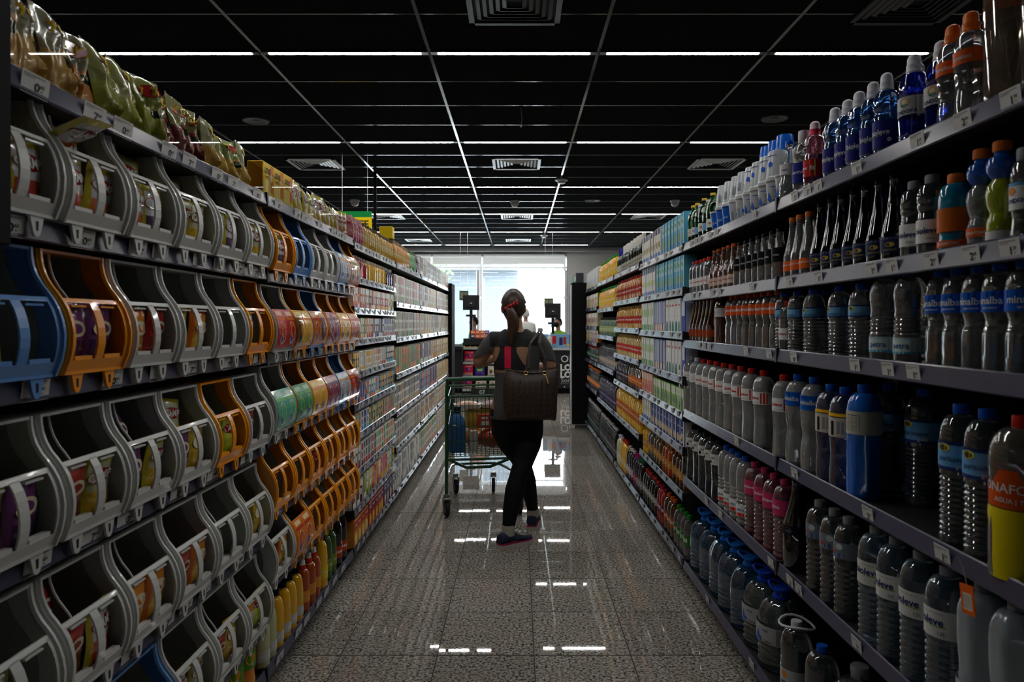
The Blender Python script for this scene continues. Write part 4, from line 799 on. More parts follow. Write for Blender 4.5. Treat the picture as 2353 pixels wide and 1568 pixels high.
# three carton bays
stock('L4', 0, seq(5.2,5.95,.066), jb_(liq('caramel', (196,140,50)), C(150,130,100,rough=.4), C(200,165,90), h=.19, r=.031), 'caramel bottle with beige cap', 'bottle', .04); stock('L4', 0, seq(5.97,6.3,.066), jb_(liq('mint', (110,170,120)), C(80,120,60,rough=.4), C(150,195,150), h=.19, r=.031), 'mint green bottle', 'bottle', .04); stock('L4', 0, seq(6.32,6.48,.066), jb_(DJ, C(170,160,170,rough=.4), C(170,160,170), h=.19, r=.031), 'dark bottle with grey label', 'bottle', .04)
ybox = carton('juice_carton', .07,.10,.09, C(240,205,30), [('r',-.03,.03,.03,.06,C(250,235,170))], top=C(240,205,30)); stock('L4', 0, [5.22], ybox, 'yellow box on top of the bottles', 'box', .03, .05, z=.193)
ds('L5', 0, [(2,'grey-brown carton',(140,130,118),cr,wn),(3,'white and black carton',(232,232,228),(60,50,50),wn)], .19); ds('L6', 0, [(2,'white carton with dark spine',(230,230,226),(70,60,60),gr),(1,'lime carton',(170,190,50),gr,cr),(1,'crimson carton',(190,40,60),cr,rd),(1,'white and red carton',(235,232,230),rd,cr)], .19)
for key, n1 in (('L4', 'green'), ('L5', 'cream'), ('L6', 'brown')):
    A1 = {'L4': [(3,'white carton with red top',cr,rd,gr),(1,'white carton with orange top',cr,og,gr)], 'L5': [(2,'white carton with lilac print',(225,222,228),pu,cr),(2,'white carton with olive print',cr,(150,140,90),yl)], 'L6': [(1,'white carton with red spot',cr,(200,196,190),rd),(2,'white carton with brown band',cr,(140,110,90),wn)]}[key]
    A2 = {'L4': [(3,'pale carton with maroon top',cr,wn,gr),(1,'pale carton with green foot',cr,rd,(90,140,60))], 'L5': [(2,'ivory carton with grey print',cr,(180,178,172),yl),(1,'ivory carton with violet print',cr,pu,cr)], 'L6': [(2,'beige carton with brown print',(205,190,160),(150,120,90),cr)]}[key]
    A3 = {'L4': [(3,'green and gold carton',(160,150,70),gr,og)], 'L5': [(2,'lilac-grey carton',(140,120,135),pu,cr),(1,'gold carton with pale print',(210,165,80),cr,og)], 'L6': [(2,'ochre and cream carton',(205,170,100),cr,yl)]}[key]
    A4 = {'L4': [(3,'cream carton with black top',cr,(40,40,40),(180,140,90))], 'L5': [(1,'blue carton with orange print',bu,tl,og),(1,'violet carton with orange print',(90,70,130),bu,og)], 'L6': [(2,'tan carton with gold print',(215,190,140),yl,cr)]}[key]
    A5 = {'L4': [(3,'white-grey carton with dark lettering',(210,208,198),(90,90,90),(160,140,100))], 'L5': [(2,'yellow carton with violet top',(230,180,70),(80,66,120),cr)], 'L6': [(2,'cream carton with tan print',cr,(190,170,130),og)]}[key]
    A6 = {'L4': [(3,'white carton with cream screw top',(222,220,210),(70,80,100),cr)], 'L5': [(2,'cream carton with green top',cr,gr,og)], 'L6': [(2,'cream carton with white top',cr,(200,195,180),yl)]}[key]
    st = {'L4': .066, 'L5': .068, 'L6': .070}[key]
    for sh, A_, h in ((1,A1,.225),(2,A2,.215),(3,A3,.21),(4,A4,.21),(5,A5,.2),(6,A6,.24)):
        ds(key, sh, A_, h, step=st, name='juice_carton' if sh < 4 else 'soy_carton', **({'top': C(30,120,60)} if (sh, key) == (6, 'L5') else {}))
# ------------------------------------------------------------ pouches on the top bin shelf
film = mat('clear_film', rgb(150,150,120), .16, coat=.7, spec=.6)
def grain(c): return mat('grain_%d_%d_%d' % c, rgb(*c), .3, coat=.6, noise=(220, .35))
def yoki(c, gtop=(120,140,40), seed=1, w=.145, h=.215, dark=True):
    g = grain(c); tp = mat('film_%d_%d_%d' % gtop, rgb(*gtop), .18, coat=.7); dk = C(30,44,34, rough=.2, coat=.6)
    def d(u, v):
        if v > .93: return film
        if v > .58 or (v > .5 and u < .4): return tp
        if .40 < v < .50 and dark and u > .45: return dk
        if v < .08: return film
        return g
    return pouch('grain_pouch', w, h, .062, d, [('o',0,h*.76,w*.30,h*.085,C(150,20,20,rough=.2,coat=.6)), ('t','YOKI',.030,0,h*.76,.03,C(240,200,40))]+([('t','SEM',.012,w*.2,h*.46,.02,W_)] if dark else []), seed, nx=13, nz=18, cr=1.9)
yk = [yoki((205,150,60), (165,160,130), 1, w=.12, h=.23), yoki((210,160,70), (150,148,118), 2, w=.115, h=.2), yoki((215,140,70), (160,156,130), 3, w=.115, h=.19), yoki((170,175,70), (165,170,105), 4, w=.12, h=.195), yoki((165,172,66), (158,166,96), 5, w=.115, h=.195), yoki((120,30,36), (150,148,104), 6, w=.11, h=.19), yoki((195,160,70), (150,164,110), 7, w=.10, h=.17), yoki((190,150,60), (168,170,130), 8, w=.10, h=.175)]
tops = [(1.27,0,'large pale pouch of orange grain'),(1.36,1,'pouch of amber grain with dark band'),(1.44,1,'pouch of amber grain leaning back'),(1.52,2,'pouch of peach grain'),(1.62,3,'pouch of yellow-green grain with red logo'),(1.72,3,'pouch of green grain behind'),(1.81,4,'upright green grain pouch with red logo'),(1.90,5,'olive pouch seen edge-on'),(1.97,5,'pouch of dark red beans'),(2.06,5,'second pouch of dark red beans'),(2.15,7,'pouch with rounded green top'),(2.24,6,'small pouch of corn with red logo'),(2.33,6,'small pouch of pale corn'),(2.42,7,'last small pouch of corn')]
for k, (y, t, d) in enumerate(tops):
    z = 1.875-.0138
    put(yk[t], (-(XL+.055+.012*(k % 2)), y, z), (.25+.3*R.random())*(1 if k % 3 else -.6), d+' on the top bin shelf', 'pouch', 'pouches on the top bin shelf', tilt=(0, -.10-.08*R.random()))
lev = carton('powder_box', .10, .06, .135, C(240,200,40), [('t','LEVE',.028,-.006,.105,.03,C(60,50,20)), ('r',.026,.048,.03,.13,C(235,110,70)), ('r',-.045,.02,.02,.07,C(246,225,130)), ('o',.03,.085,.014,.016,C(245,215,190)), ('t','MAIS',.014,-.01,.082,.02,C(160,70,30))], side=C(240,170,60))
stock('L2', 0, [2.56,2.665,2.77], lev, 'yellow box with orange stripe', 'box', .012, .03)
def camp(c1, c2, seed=1, w=.10, h=.135, top=(190,175,40), t=.03, nm='juice_sachet', word='CAMP'):
    a, b, tp = mat('sachet_%d_%d_%d' % c1, rgb(*c1), .2, coat=.6), mat('sachet_%d_%d_%d' % c2, rgb(*c2), .25, coat=.6, noise=(90, .5)), mat('sachet_%d_%d_%d' % top, rgb(*top), .2, coat=.6)
    def d(u, v):
        if v > .86 or u < .10 or u > .90: return tp
        return b if v < .42 else a
    mk = [('o',0,h*.68,w*.38,h*.12,C(150,14,24,rough=.2,coat=.6)), ('t',word,w*.27,0,h*.68,.03,W_)] if word else [('o',0,h*.62,w*.32,h*.13,C(235,225,190,rough=.2,coat=.6)), ('o',0,h*.62,w*.2,h*.08,C(*top,rough=.2))]
    return pouch(nm, w, h, t, d, mk, seed, nx=7, nz=9)
SA = [camp((200,200,205), (200,110,40), 1), camp((205,205,205), (190,60,40), 2), camp((190,190,150), (210,170,40), 3), camp((200,200,205), (80,60,90), 4), camp((200,205,200), (60,130,50), 5), camp((190,200,60), (160,180,40), 6, top=(170,190,40)), camp((120,60,120), (70,40,80), 7, top=(110,60,110), word=None), camp((170,50,40), (120,40,30), 8, top=(150,40,34), word=None), camp((225,140,40), (230,170,60), 9, top=(215,110,30), word=None), camp((210,185,60), (190,150,50), 10, top=(200,170,60), word=None)]
stock('L2', 0, seq(2.85,3.35,.075), None, 'upright yellow-topped sachet with red logo', 'sachet', .05, .35, protos=[camp((200,200,200), (190,165,70), 21, w=.1, h=.15), camp((200,200,190), (170,150,60), 22, w=.1, h=.14)]); stock('L2', 0, seq(3.36,3.8,.07), None, 'sachet with maroon logo behind the guard', 'sachet', .05, .4, protos=[camp((210,200,190), (170,140,70), 23, w=.1, h=.15), camp((205,190,180), (180,120,90), 24, w=.1, h=.14)])
gd = thin_glass('clear_guard', (.84,.83,.78), .015, .02)
for key, x0 in (('L1', 1.2), ('L2', 2.52)):
    _, s, xf, y0, y1, lips = BAYS[key]
    MB().box(-xf+.0, -xf+.0025, y0+.02, y1-.01, 1.8755, 1.955, gd).build('shelf_guard', label='low clear plastic guard along the top shelf of the %s' % BN[key], cat='guard', group='clear guards on the top shelf')
# ------------------------------------------------------------ sachets lying in the bins
IN = {(0,0): [0,1,2], (0,1): [1,0,2], (0,2): [1,3,2], (0,3): [2,2,0], (0,4): [2,3,4], (0,5): [4,2,4], (0,6): [3,3], (0,7): [1], (0,9): [8], (1,0): [5], (1,1): [6,6], (1,2): [8,7], (1,3): [9,8], (1,5): [4], (2,1): [7,2], (2,2): [6,2,6], (2,3): [6,9,2], (2,4): [5,5], (2,5): [7], (3,1): [7,1], (3,2): [8,8], (3,3): [7,8], (3,5): [9,9], (3,6): [7], (3,7): [5], (3,8): [1,7], (4,3): [3,2], (4,4): [7,9], (4,5): [8,5], (4,7): [1], (4,8): [7], (2,0): [5,6], (2,9): [7], (2,10): [8], (2,11): [1], (4,6): [5,8], (4,9): [1], (3,0): [4]}
sc_n = {}
SD = ['orange fruit', 'red fruit', 'yellow', 'violet fruit', 'green fruit', 'lime', 'purple', 'dark red', 'orange', 'pale yellow']
for (r, i), lst in IN.items():
    if (r, i) not in BINS: continue
    o, c, y, z = BINS[(r, i)]
    for k, t in enumerate(lst):
        yy = (-.05, .052, -.02)[k % 3]; n = '%s sachet, %s in the %s bin, %s along row %s' % (SD[t], nth(k+1), c, nth(i+1), ('one','two','three','four','five')[r])
        if k < 2: put(SA[t], (-XL-.012-.004*k, y+yy, z+.0075), .1*R.uniform(-1, 1), n, 'sachet', 'sachets in the bins', (R.uniform(-.1, .1), .10, ))
        else: put(SA[t], (-XL-.050, y+yy+.03, z+.085), .3*R.uniform(-1, 1), n, 'sachet', 'sachets in the bins', (R.uniform(-.2, .2), -.22))
    if k == 1 and (r+i) % 2 == 0 and r in (0, 2, 3):
        n = '%s sachet resting above the %s bin, %s along row %s' % (SD[lst[0]], c, nth(i+1), ('one','two','three','four','five')[r])
        put(SA[lst[0]], (-XL-.045, y-.035, z+.085), .4*R.uniform(-1, 1), n, 'sachet', 'sachets in the bins', (.15, -.25))
# sachets sticking out over the rim of the top row
put(SA[0], (-XL-.055, 1.40, 1.76), .2, 'sachet lying on the rim of the second bin, top row', 'sachet', 'sachets in the bins', (.25, 1.2)); put(SA[3], (-XL-.045, 2.62, 1.70), .1, 'large violet fruit sachet standing in the orange top-row bin', 'sachet', 'sachets in the bins', (0, -.12))
# ------------------------------------------------------------ flavour cards hung over the bin fronts
def card(c1, c2, c3):
    b = MB(); h = BW/2-.006; curved_strip(b, -h, h, .012, .158, C(*c1, rough=.2, coat=.5), .0075, .0012, 10)
    def fn(y, z, e): return (fx(min(.159, max(0, z)))+.0077+e, y, z)
    mk = []
    for s in (-1, 1): mk += [('r', s*.052-.044, s*.052+.044, .118, .128, C(*c3)), ('r', s*.052-.030, s*.052+.030, .134, .150, C(*c2)), ('o', s*.052, .070, .034, .044, C(*c2)), ('o', s*.052+.004, .078, .024, .028, C(*c3)), ('o', s*.052-.008, .046, .014, .022, C(190,195,215)), ('o', s*.052-.008, .046, .009, .015, C(60,70,140))]
    marks(b, mk, fn); marks(b, [('r',-.0015,.0015,.014,.156,C(230,225,215))], fn)
    return [('flavour_card', b.mesh('flavour_card'))]
CRD = {'red': card((196,50,50),(235,200,170),(225,120,50)), 'yellow': card((238,180,40),(250,225,140),(235,140,30)), 'green': card((60,150,100),(190,225,180),(110,180,70)), 'teal': card((90,180,160),(215,235,215),(120,190,80)), 'orange': card((225,120,40),(240,210,160),(190,60,40)), 'pink': card((225,140,120),(240,215,200),(120,160,70)), 'crimson': card((150,40,70),(225,180,170),(90,40,70)), 'blue': card((170,190,215),(240,235,225),(225,150,40))}
for (r, i), c in {(1,6): 'red', (1,7): 'yellow', (1,8): 'orange', (1,9): 'crimson', (1,10): 'yellow', (1,11): 'orange', (2,6): 'teal', (2,7): 'green', (2,8): 'yellow', (2,9): 'crimson', (2,10): 'blue', (2,11): 'red', (0,10): 'blue', (0,11): 'pink', (4,7): 'orange'}.items():
    o, bc, y, z = BINS[(r, i)]
    put(CRD[c], (-XL, y, z), 0, '%s fruit flavour card over the %s bin, %s along row %s' % (c, bc, nth(i+1), ('one','two','three','four','five')[r]), 'card', 'flavour cards on the bins')
for (r, i), dy in (((1,8), .03), ((2,11), .06), ((1,7), -.09)):
    o, bc, y, z = BINS[(r, i)]
    b = MB().box(0, .001, -.045, .045, -.14, .0, C(215,225,235, rough=.15, coat=.6)); marks(b, [('r',-.04,.04,-.135,-.10,C(120,170,190)), ('o',0,-.06,.03,.03,C(235,225,200))], flat(.0011))
    o2 = b.build('hanging_leaflet', loc=(-XL+.048, y+dy, z+.155), label='white leaflet dangling off the %s bin, %s along row %s' % (bc, nth(i+1), ('one','two','three')[r]), cat='leaflet', group='leaflets dangling from bins'); o2.rotation_euler = (0, -.28, .35)
# ------------------------------------------------------------ juice bottles under the bins
big = bottle('juice_bottle', prof(.25,.047,.016,.165,.235, waist=(.06,.003,.02)), OJ, cap(.235,.02,.022,C(225,100,20,rough=.35)), [label(.047,.075,.14,C(90,150,50), mk=[('o',-.005,.11,.02,.02,C(230,170,40)), ('t','18',.018,0,.09,.02,W_)])])
rc = jb_(OJ, CAPR, C(210,150,40), h=.245, r=.040); bk = jb_(YJ, CAPK, C(200,200,190), h=.23, r=.034, l0=.03, l1=.07); pb = jb_(PJ, CAPK, C(200,205,195), h=.23, r=.034, l0=.03, l1=.07)
stock('L1', 6, [1.62,1.72,1.82,1.92], rc, 'orange juice bottle with red cap', 'bottle', .045); stock('L1', 6, [2.01], jb_(DJ, CAPR, C(40,40,40), h=.27, r=.040), 'cola bottle with red cap', 'bottle', .045); stock('L1', 6, [2.10,2.19], jb_(AJ, C(30,60,120,rough=.35), C(90,130,50), h=.25, r=.038), 'amber juice bottle with blue cap', 'bottle', .045); stock('L1', 6, [2.30,2.41], big, 'large orange juice bottle with green label', 'bottle', .052)
stock('L2', 6, [2.55,2.63], pb, 'pale juice bottle with black cap', 'bottle', .04); stock('L2', 6, [2.71,2.79,2.87,2.95], bk, 'yellow juice bottle with black cap', 'bottle', .04)
spj = bottle('juice_bottle', prof(.215,.034,.014,.14,.19), HON, cap(.19,.016,.045,W_,'sport',CAPR), [label(.034,.05,.10,C(225,150,60))]); stock('L2', 6, [3.04,3.13,3.21], spj, 'orange drink with red sports cap', 'bottle', .04)
stock('L2', 6, [3.32], jb_(YJ, C(225,100,20,rough=.35), C(230,200,60), h=.26, r=.036), 'yellow juice bottle with orange cap', 'bottle', .04); stock('L2', 6, [3.42,3.5], jb_(GJ, CAPY, C(120,140,50), h=.25, r=.034), 'green juice bottle with yellow cap', 'bottle', .04); stock('L2', 6, [3.62,3.72], jb_(DJ, C(200,80,30,rough=.35), C(190,70,30), h=.29, r=.042), 'cola bottle with orange-red label', 'bottle', .05)
# ------------------------------------------------------------ people
def remesh(mb, vox, smooth=5):
    me = mb.mesh('figure'); o = bpy.data.objects.new('figure', me); COL.objects.link(o)
    m = o.modifiers.new('r', 'REMESH'); m.mode = 'VOXEL'; m.voxel_size = vox
    s = o.modifiers.new('s', 'SMOOTH'); s.factor = .5; s.iterations = smooth
    dg = bpy.context.evaluated_depsgraph_get(); dg.update()
    out = bpy.data.meshes.new_from_object(o.evaluated_get(dg)); bpy.data.objects.remove(o)
    for p in out.polygons: p.use_smooth = True
    out.materials.clear(); return out
def ring(cx, cy, z, rx, ry, n=20, p=2.0, tilt=0.):
    o = []
    for k in range(n):
        a = 2*PI*k/n; c, s = math.cos(a), math.sin(a)
        o.append((cx+rx*abs(c)**(2/p)*(1 if c >= 0 else -1), cy+ry*abs(s)**(2/p)*(1 if s >= 0 else -1), z+tilt*s))
    return o
def garment(src, name, parent, pred, off, m, loc=None):
    """a cloth piece cut from the body surface and lifted off it"""
    vs = [v.co.copy() for v in src.vertices]; ns = [v.normal.copy() for v in src.vertices]; use = {}; V = []; Fc = []
    for p in src.polygons:
        c = p.center
        if not pred(c.x, c.y, c.z, p.normal): continue
        f = []
        for i in p.vertices:
            if i not in use: use[i] = len(V); V.append(vs[i]+ns[i]*off)
            f.append(use[i])
        Fc.append(tuple(f))
    b = MB(); b.add(V, Fc, m, True); return b.build(name, parent, loc)
def hand(b, w, d, up, m, s=1.0, curl=.5, side=1):
    """palm, four unequal bent fingers and a thumb: w wrist, d pointing direction, up back-of-hand direction"""
    w, d, up = Vector(w), Vector(d).normalized(), Vector(up).normalized(); r = d.cross(up).normalized()*side; up = up-d*up.dot(d); up.normalize()
    pal = [w, w+d*.035*s, w+d*.075*s]
    for k, off in enumerate((-.028, -.0095, .0095, .027)): b.tube([w+r*off*.55*s, w+d*.04*s+r*off*.85*s, w+d*.082*s+r*off*s], [.014*s, .0135*s, .011*s], m, 8)
    for off, L in ((-.029, .060), (-.0095, .074), (.0100, .070), (.029, .055)):
        a = w+d*.080*s+r*off*s; p = [a]; q = 0.
        for seg in (.45, .32, .23): q += curl; p.append(p[-1]+(d*math.cos(q)-up*math.sin(q))*L*seg*s)
        b.tube(p, [.0092*s, .0088*s, .0082*s, .0068*s], m, 8)
    a = w+d*.02*s-r*.022*s; b.tube([a, a+d*.025*s-r*.022*s-up*.006*s, a+d*.052*s-r*.030*s-up*.014*s, a+d*.072*s-r*.026*s-up*.022*s], [.0125*s, .0105*s, .0095*s, .0075*s], m, 8)
skin = mat('skin', (.40,.215,.135), .5); hairm = mat('dark_brown_hair', (.030,.017,.011), .38, noise=(60, .5)); legm = mat('black_leggings', (.006,.006,.008), .7, spec=.2)
greyt = mat('grey_jersey', (.075,.078,.082), .8, noise=(120, .12)); yokem = mat('black_jersey', (.012,.012,.014), .75); redm = mat('hot_red_strap', (.75,.012,.07), .5)
b = MB()
TX0, TY0 = -.012, 4.45
b.loft([ring(TX0, TY0, z, rx, ry, 24, 2.3) for z, rx, ry in ((.70,.09,.08),(.74,.145,.105),(.80,.164,.122),(.86,.162,.120),(.92,.146,.104),(.98,.130,.092),(1.04,.130,.090),(1.11,.142,.094),(1.18,.152,.098),(1.24,.156,.094),(1.29,.150,.082),(1.325,.115,.066),(1.35,.075,.055),(1.36,.05,.045))], skin)
b.tube([(-.014,4.445,1.31),(-.018,4.44,1.37),(-.024,4.445,1.44)], [.056,.049,.050], skin, 14)
b.ball((-.028,4.45,1.505), (.073,.090,.108), skin, 20, 14); b.ball((-.028,4.49,1.455), (.052,.058,.062), skin, 16, 10)
b.tube([(-.028,4.545,1.51),(-.028,4.558,1.485),(-.028,4.548,1.472)], [.009,.014,.010], skin, 8)       # nose
b.ball((-.028,4.536,1.447), (.024,.012,.008), skin, 10, 6)
for s in (-1, 1): b.ball((-.028+s*.073,4.45,1.492), (.010,.020,.031), skin, 10, 8)
Lsh, Rsh = (-.150,4.445,1.285), (.130,4.445,1.28)
Lel, Rel = (-.262,4.50,1.135), (.212,4.46,1.105)
Lwr, Rwr = (-.135,4.70,1.175), (.118,4.690,1.10)
b.tube([(-.10,4.45,1.285), Lsh, (-.19,4.455,1.245), (-.232,4.475,1.185), Lel], [.050,.057,.050,.045,.042], skin, 14); b.tube([Lel, (-.225,4.565,1.145), Lwr], [.042,.040,.026], skin, 12)
b.tube([(.08,4.45,1.28), Rsh, (.165,4.45,1.235), (.195,4.455,1.165), Rel], [.050,.057,.050,.045,.041], skin, 14); b.tube([Rel, (.19,4.54,1.10), Rwr], [.041,.039,.026], skin, 12)
hand(b, Lwr, (.72,.62,.15), (-.3,.2,.9), skin, .92, .42, 1); hand(b, Rwr, (-.55,.78,.0), (.3,.2,.9), skin, .92, .55, -1)
# legs cross: the left one steps ahead, the right one trails nearer the camera
b.tube([(-.085,4.46,.80),(-.080,4.46,.70),(-.045,4.47,.61),(.010,4.48,.52),(.040,4.52,.44),(.062,4.57,.34),(.085,4.63,.22),(.100,4.665,.13),(.102,4.67,.07)], [.092,.090,.078,.060,.053,.056,.043,.034,.033], skin, 16)
b.tube([(.070,4.45,.80),(.072,4.44,.70),(.066,4.42,.61),(.040,4.39,.52),(.010,4.355,.44),(-.018,4.325,.34),(-.045,4.295,.22),(-.058,4.275,.13),(-.060,4.272,.07)], [.092,.090,.079,.062,.056,.060,.047,.036,.034], skin, 16)
b.tube([(-.060,4.272,.05),(-.02,4.30,.045),(.05,4.35,.03)], [.033,.034,.026], skin, 10); b.tube([(.102,4.67,.05),(.106,4.72,.045),(.112,4.80,.03)], [.033,.034,.026], skin, 10)
body = remesh(b, .0058, 6); body.materials.append(skin)
wm = obj('person', body, None, (0,0,0), label='woman seen from behind in grey shirt and black leggings, legs crossed', cat='person')
def arm(x, z): return x < -.178 or x > .160
def leftarm(x): return x < -.178
def back(y, n): return y < 4.455
def torso_back_open(x, y, z, n): return back(y, n) and 1.082 < z < 1.252 and -.152 < x < .070
def yoke(x, y, z, n): return back(y, n) and 1.252 <= z < 1.352 and -.178 < x < .125
def sleeve(x, z): return (x <= -.150 and z > 1.19+.35*(x+.225)) or (x >= .132 and z > 1.165+.3*(.19-x))
garment(body, 'leggings', wm, lambda x, y, z, n: .128 < z < .842, .004, legm)
garment(body, 't_shirt', wm, lambda x, y, z, n: ((.80 < z < 1.352 and -.150 < x < .132 and y < 4.60) or (z < 1.35 and sleeve(x, z) and y < 4.55)) and not torso_back_open(x, y, z, n) and not yoke(x, y, z, n) and not (z > 1.335 and abs(x+.015) < .06), .0075, greyt)
garment(body, 'shirt_yoke', wm, lambda x, y, z, n: yoke(x, y, z, n) and not (z > 1.335 and abs(x+.015) < .05), .0085, yokem)
def racer(x, z):
    t = max(0, (1.252-z)/.12); return -.112-.045*t*t < x < -.012+.055*t*t and z > 1.100
garment(body, 'sports_top', wm, lambda x, y, z, n: torso_back_open(x, y, z, n) and racer(x, z) and not -.084 < x < -.042, .004, yokem)
garment(body, 'red_strap', wm, lambda x, y, z, n: torso_back_open(x, y, z, n) and z > 1.112 and -.084 <= x <= -.042, .005, redm)
garment(body, 'shirt_hem', wm, lambda x, y, z, n: .785 < z < .802 and -.19 < x < .16, .010, greyt)
# hair: close cap, ponytail, scrunchie
garment(body, 'hair', wm, lambda x, y, z, n: z > 1.425 and (y < 4.468+.9*(z-1.53) or z > 1.575) and not (abs(abs(x+.028)-.076) < .012 and 1.465 < z < 1.522) and not (y < 4.42 and z < 1.44 and n.z < -.3), .011, hairm)
pt = [(-.046,4.350,1.505,.014,.014),(-.048,4.322,1.485,.024,.022),(-.040,4.312,1.450,.033,.024),(-.030,4.316,1.410,.037,.025),(-.030,4.322,1.370,.034,.023),(-.038,4.328,1.330,.029,.020),(-.044,4.332,1.295,.021,.015),(-.042,4.336,1.262,.007,.006)]
pv = MB(); rr_ = []
for x, y, z, a, c in pt: rr_.append([(x+a*math.cos(2*PI*k/28)*(1+.08*math.cos(7*2*PI*k/28)), y+c*math.sin(2*PI*k/28)*(1+.10*math.cos(5*2*PI*k/28)), z) for k in range(28)])
pv.loft(rr_, mat('ponytail_hair', (.060,.032,.018), .4, noise=(70, .5))).build('ponytail', wm)
sb = MB(); rs = random.Random(3)
for k in range(30):
    t = (k % 15)/14; sb.ball((-.085+.078*t, 4.338+.01*math.sin(9*t)-(.008 if k > 14 else 0), 1.478+.048*t+(.008 if k > 14 else -.004)+rs.uniform(-.003,.003)), .0075, C(*((225,70,70) if k % 3 else (90,24,34)), rough=.35), 8, 6)
sb.build('scrunchie', wm)
# shoes
shm = mat('navy_shoe', (.012,.022,.055), .75, noise=(150, .3)); sol = C(196,186,176, rough=.5); pinkm = mat('magenta_trim', (.38,.015,.10), .5)
def shoe(loc, rz, rx=0.):
    o = empty('shoe', loc, rz); o.parent = wm; o.rotation_euler.x = 0; o.rotation_euler.y = rx
    up = MB(); S_ = [(-.095,.028,.052,.046),(-.085,.036,.085,.052),(-.05,.037,.098,.058),(-.015,.037,.092,.06),(.03,.040,.074,.056),(.075,.045,.058,.050),(.115,.043,.048,.046),(.145,.030,.040,.040),(.155,.012,.044,.036)]
    up.loft([[(x, hw*math.cos(2*PI*k/16), .026+(zt-.022)*(.5+.5*math.sin(2*PI*k/16))) for k in range(16)] for x, hw, zt, _ in S_], shm); up.build('upper', o)
    ol = [(-.100,.020),(-.090,.036),(-.05,.040),(.0,.037),(.05,.043),(.10,.048),(.14,.036),(.162,.012)]; out = [(x, y) for x, y in ol]+[(x, -y) for x, y in ol[::-1]]
    MB().prism(out[::-1], 'z', .0005, .026, sol).build('sole', o); MB().prism([(x*.99, y*.97) for x, y in out][::-1], 'z', .026, .034, pinkm).build('sole_trim', o)
    lc = MB()
    for k in range(4): lc.tube([(.015+.02*k,-.022,.083-.009*k),(.018+.02*k,0,.090-.010*k),(.022+.02*k,.022,.083-.009*k)], .0025, shm, 6)
    lc.tube([(.01,0,.095),(.03,.03,.115),(.05,.035,.105),(.03,.01,.095)], .002, shm, 5); lc.tube([(.01,0,.095),(.04,-.02,.120),(.06,-.03,.10)], .002, shm, 5); lc.build('laces', o)
shoe((-.042,4.285,.0), .62); shoe((.103,4.70,.0), 1.45)
sock = C(176,170,160, rough=.8)
for (x, y) in ((-.059,4.272), (.101,4.668)): MB().lathe([(.040,.075),(.041,.10),(.041,.128),(.039,.140)], sock, 16, cx=x, cy=y).build('sock', wm)
# ------------------------------------------------------------ handbag on her shoulder
def check():
    m = mat('brown_checked_canvas', (.05,.03,.02), .5); nt = m.node_tree; b_ = nt.nodes['Principled BSDF']
    tc = nt.nodes.new('ShaderNodeTexCoord'); mp = nt.nodes.new('ShaderNodeMapping'); mp.inputs['Rotation'].default_value = (0, .78, 0); ck = nt.nodes.new('ShaderNodeTexChecker'); ck.inputs['Scale'].default_value = 40
    ck.inputs['Color1'].default_value = (.030,.018,.013,1); ck.inputs['Color2'].default_value = (.046,.029,.020,1)
    nt.links.new(tc.outputs['Object'], mp.inputs['Vector']); nt.links.new(mp.outputs['Vector'], ck.inputs['Vector']); nt.links.new(ck.outputs['Color'], b_.inputs['Base Color']); return m
bagm = check(); trimm = mat('dark_leather_trim', (.018,.010,.008), .45); gold = mat('gold_metal', (.8,.55,.22), .3, 1.0)
bag = empty('handbag', (.075, 4.285, .80), label='brown checked shoulder bag hanging behind the woman', cat='handbag')
bg = MB(); RB = []
for z, x0, x1, hy in ((.0,-.135,.155,.030),(.012,-.150,.165,.050),(.06,-.165,.170,.066),(.14,-.172,.172,.072),(.21,-.172,.178,.066),(.27,-.165,.184,.048),(.305,-.150,.180,.030)):
    cx, rx = (x0+x1)/2, (x1-x0)/2; n = 40
    RB.append([(cx+rx*math.copysign(abs(math.cos(2*PI*k/n))**.45, math.cos(2*PI*k/n)), hy*math.copysign(abs(math.sin(2*PI*k/n))**.8, math.sin(2*PI*k/n))*(1+.10*math.sin(9*cx+5*math.cos(2*PI*k/n)+z*14)), z+(.030*math.cos(2*PI*k/n+PI)**2*(-.5 if z < .02 else 0))+(.026*(-math.cos(2*PI*k/n)) if z > .25 else 0)*(-.1)-(.022*max(0, 1-abs(math.cos(2*PI*k/n))*1.3) if z > .29 else 0)) for k in range(n)])
bg.loft(RB, bagm); bg.build('bag_body', bag)
MB().tube([(-.150,0,.308),(-.07,-.028,.296),(.01,-.032,.286),(.09,-.030,.292),(.178,0,.306)], .005, trimm, 6).build('top_piping', bag)
for x in (-.060, .075): MB().tube([(x,-.062,.25),(x-.004,-.070,.19),(x-.010,-.074,.10),(x-.02,-.066,.03)], .0025, trimm, 5).build('seam_cord', bag)
for x in (-.025, .090): MB().tube([(x+.011*math.cos(a), -.038, .288+.011*math.sin(a)) for a in [2*PI*i/12 for i in range(12)]], .0028, gold, 6, closed=True).build('ring', bag)
MB().tube([(.095,-.045,.275),(.105,-.06,.25),(.112,-.068,.225)], [.003,.004,.006], gold, 6).build('zip_pull', bag)
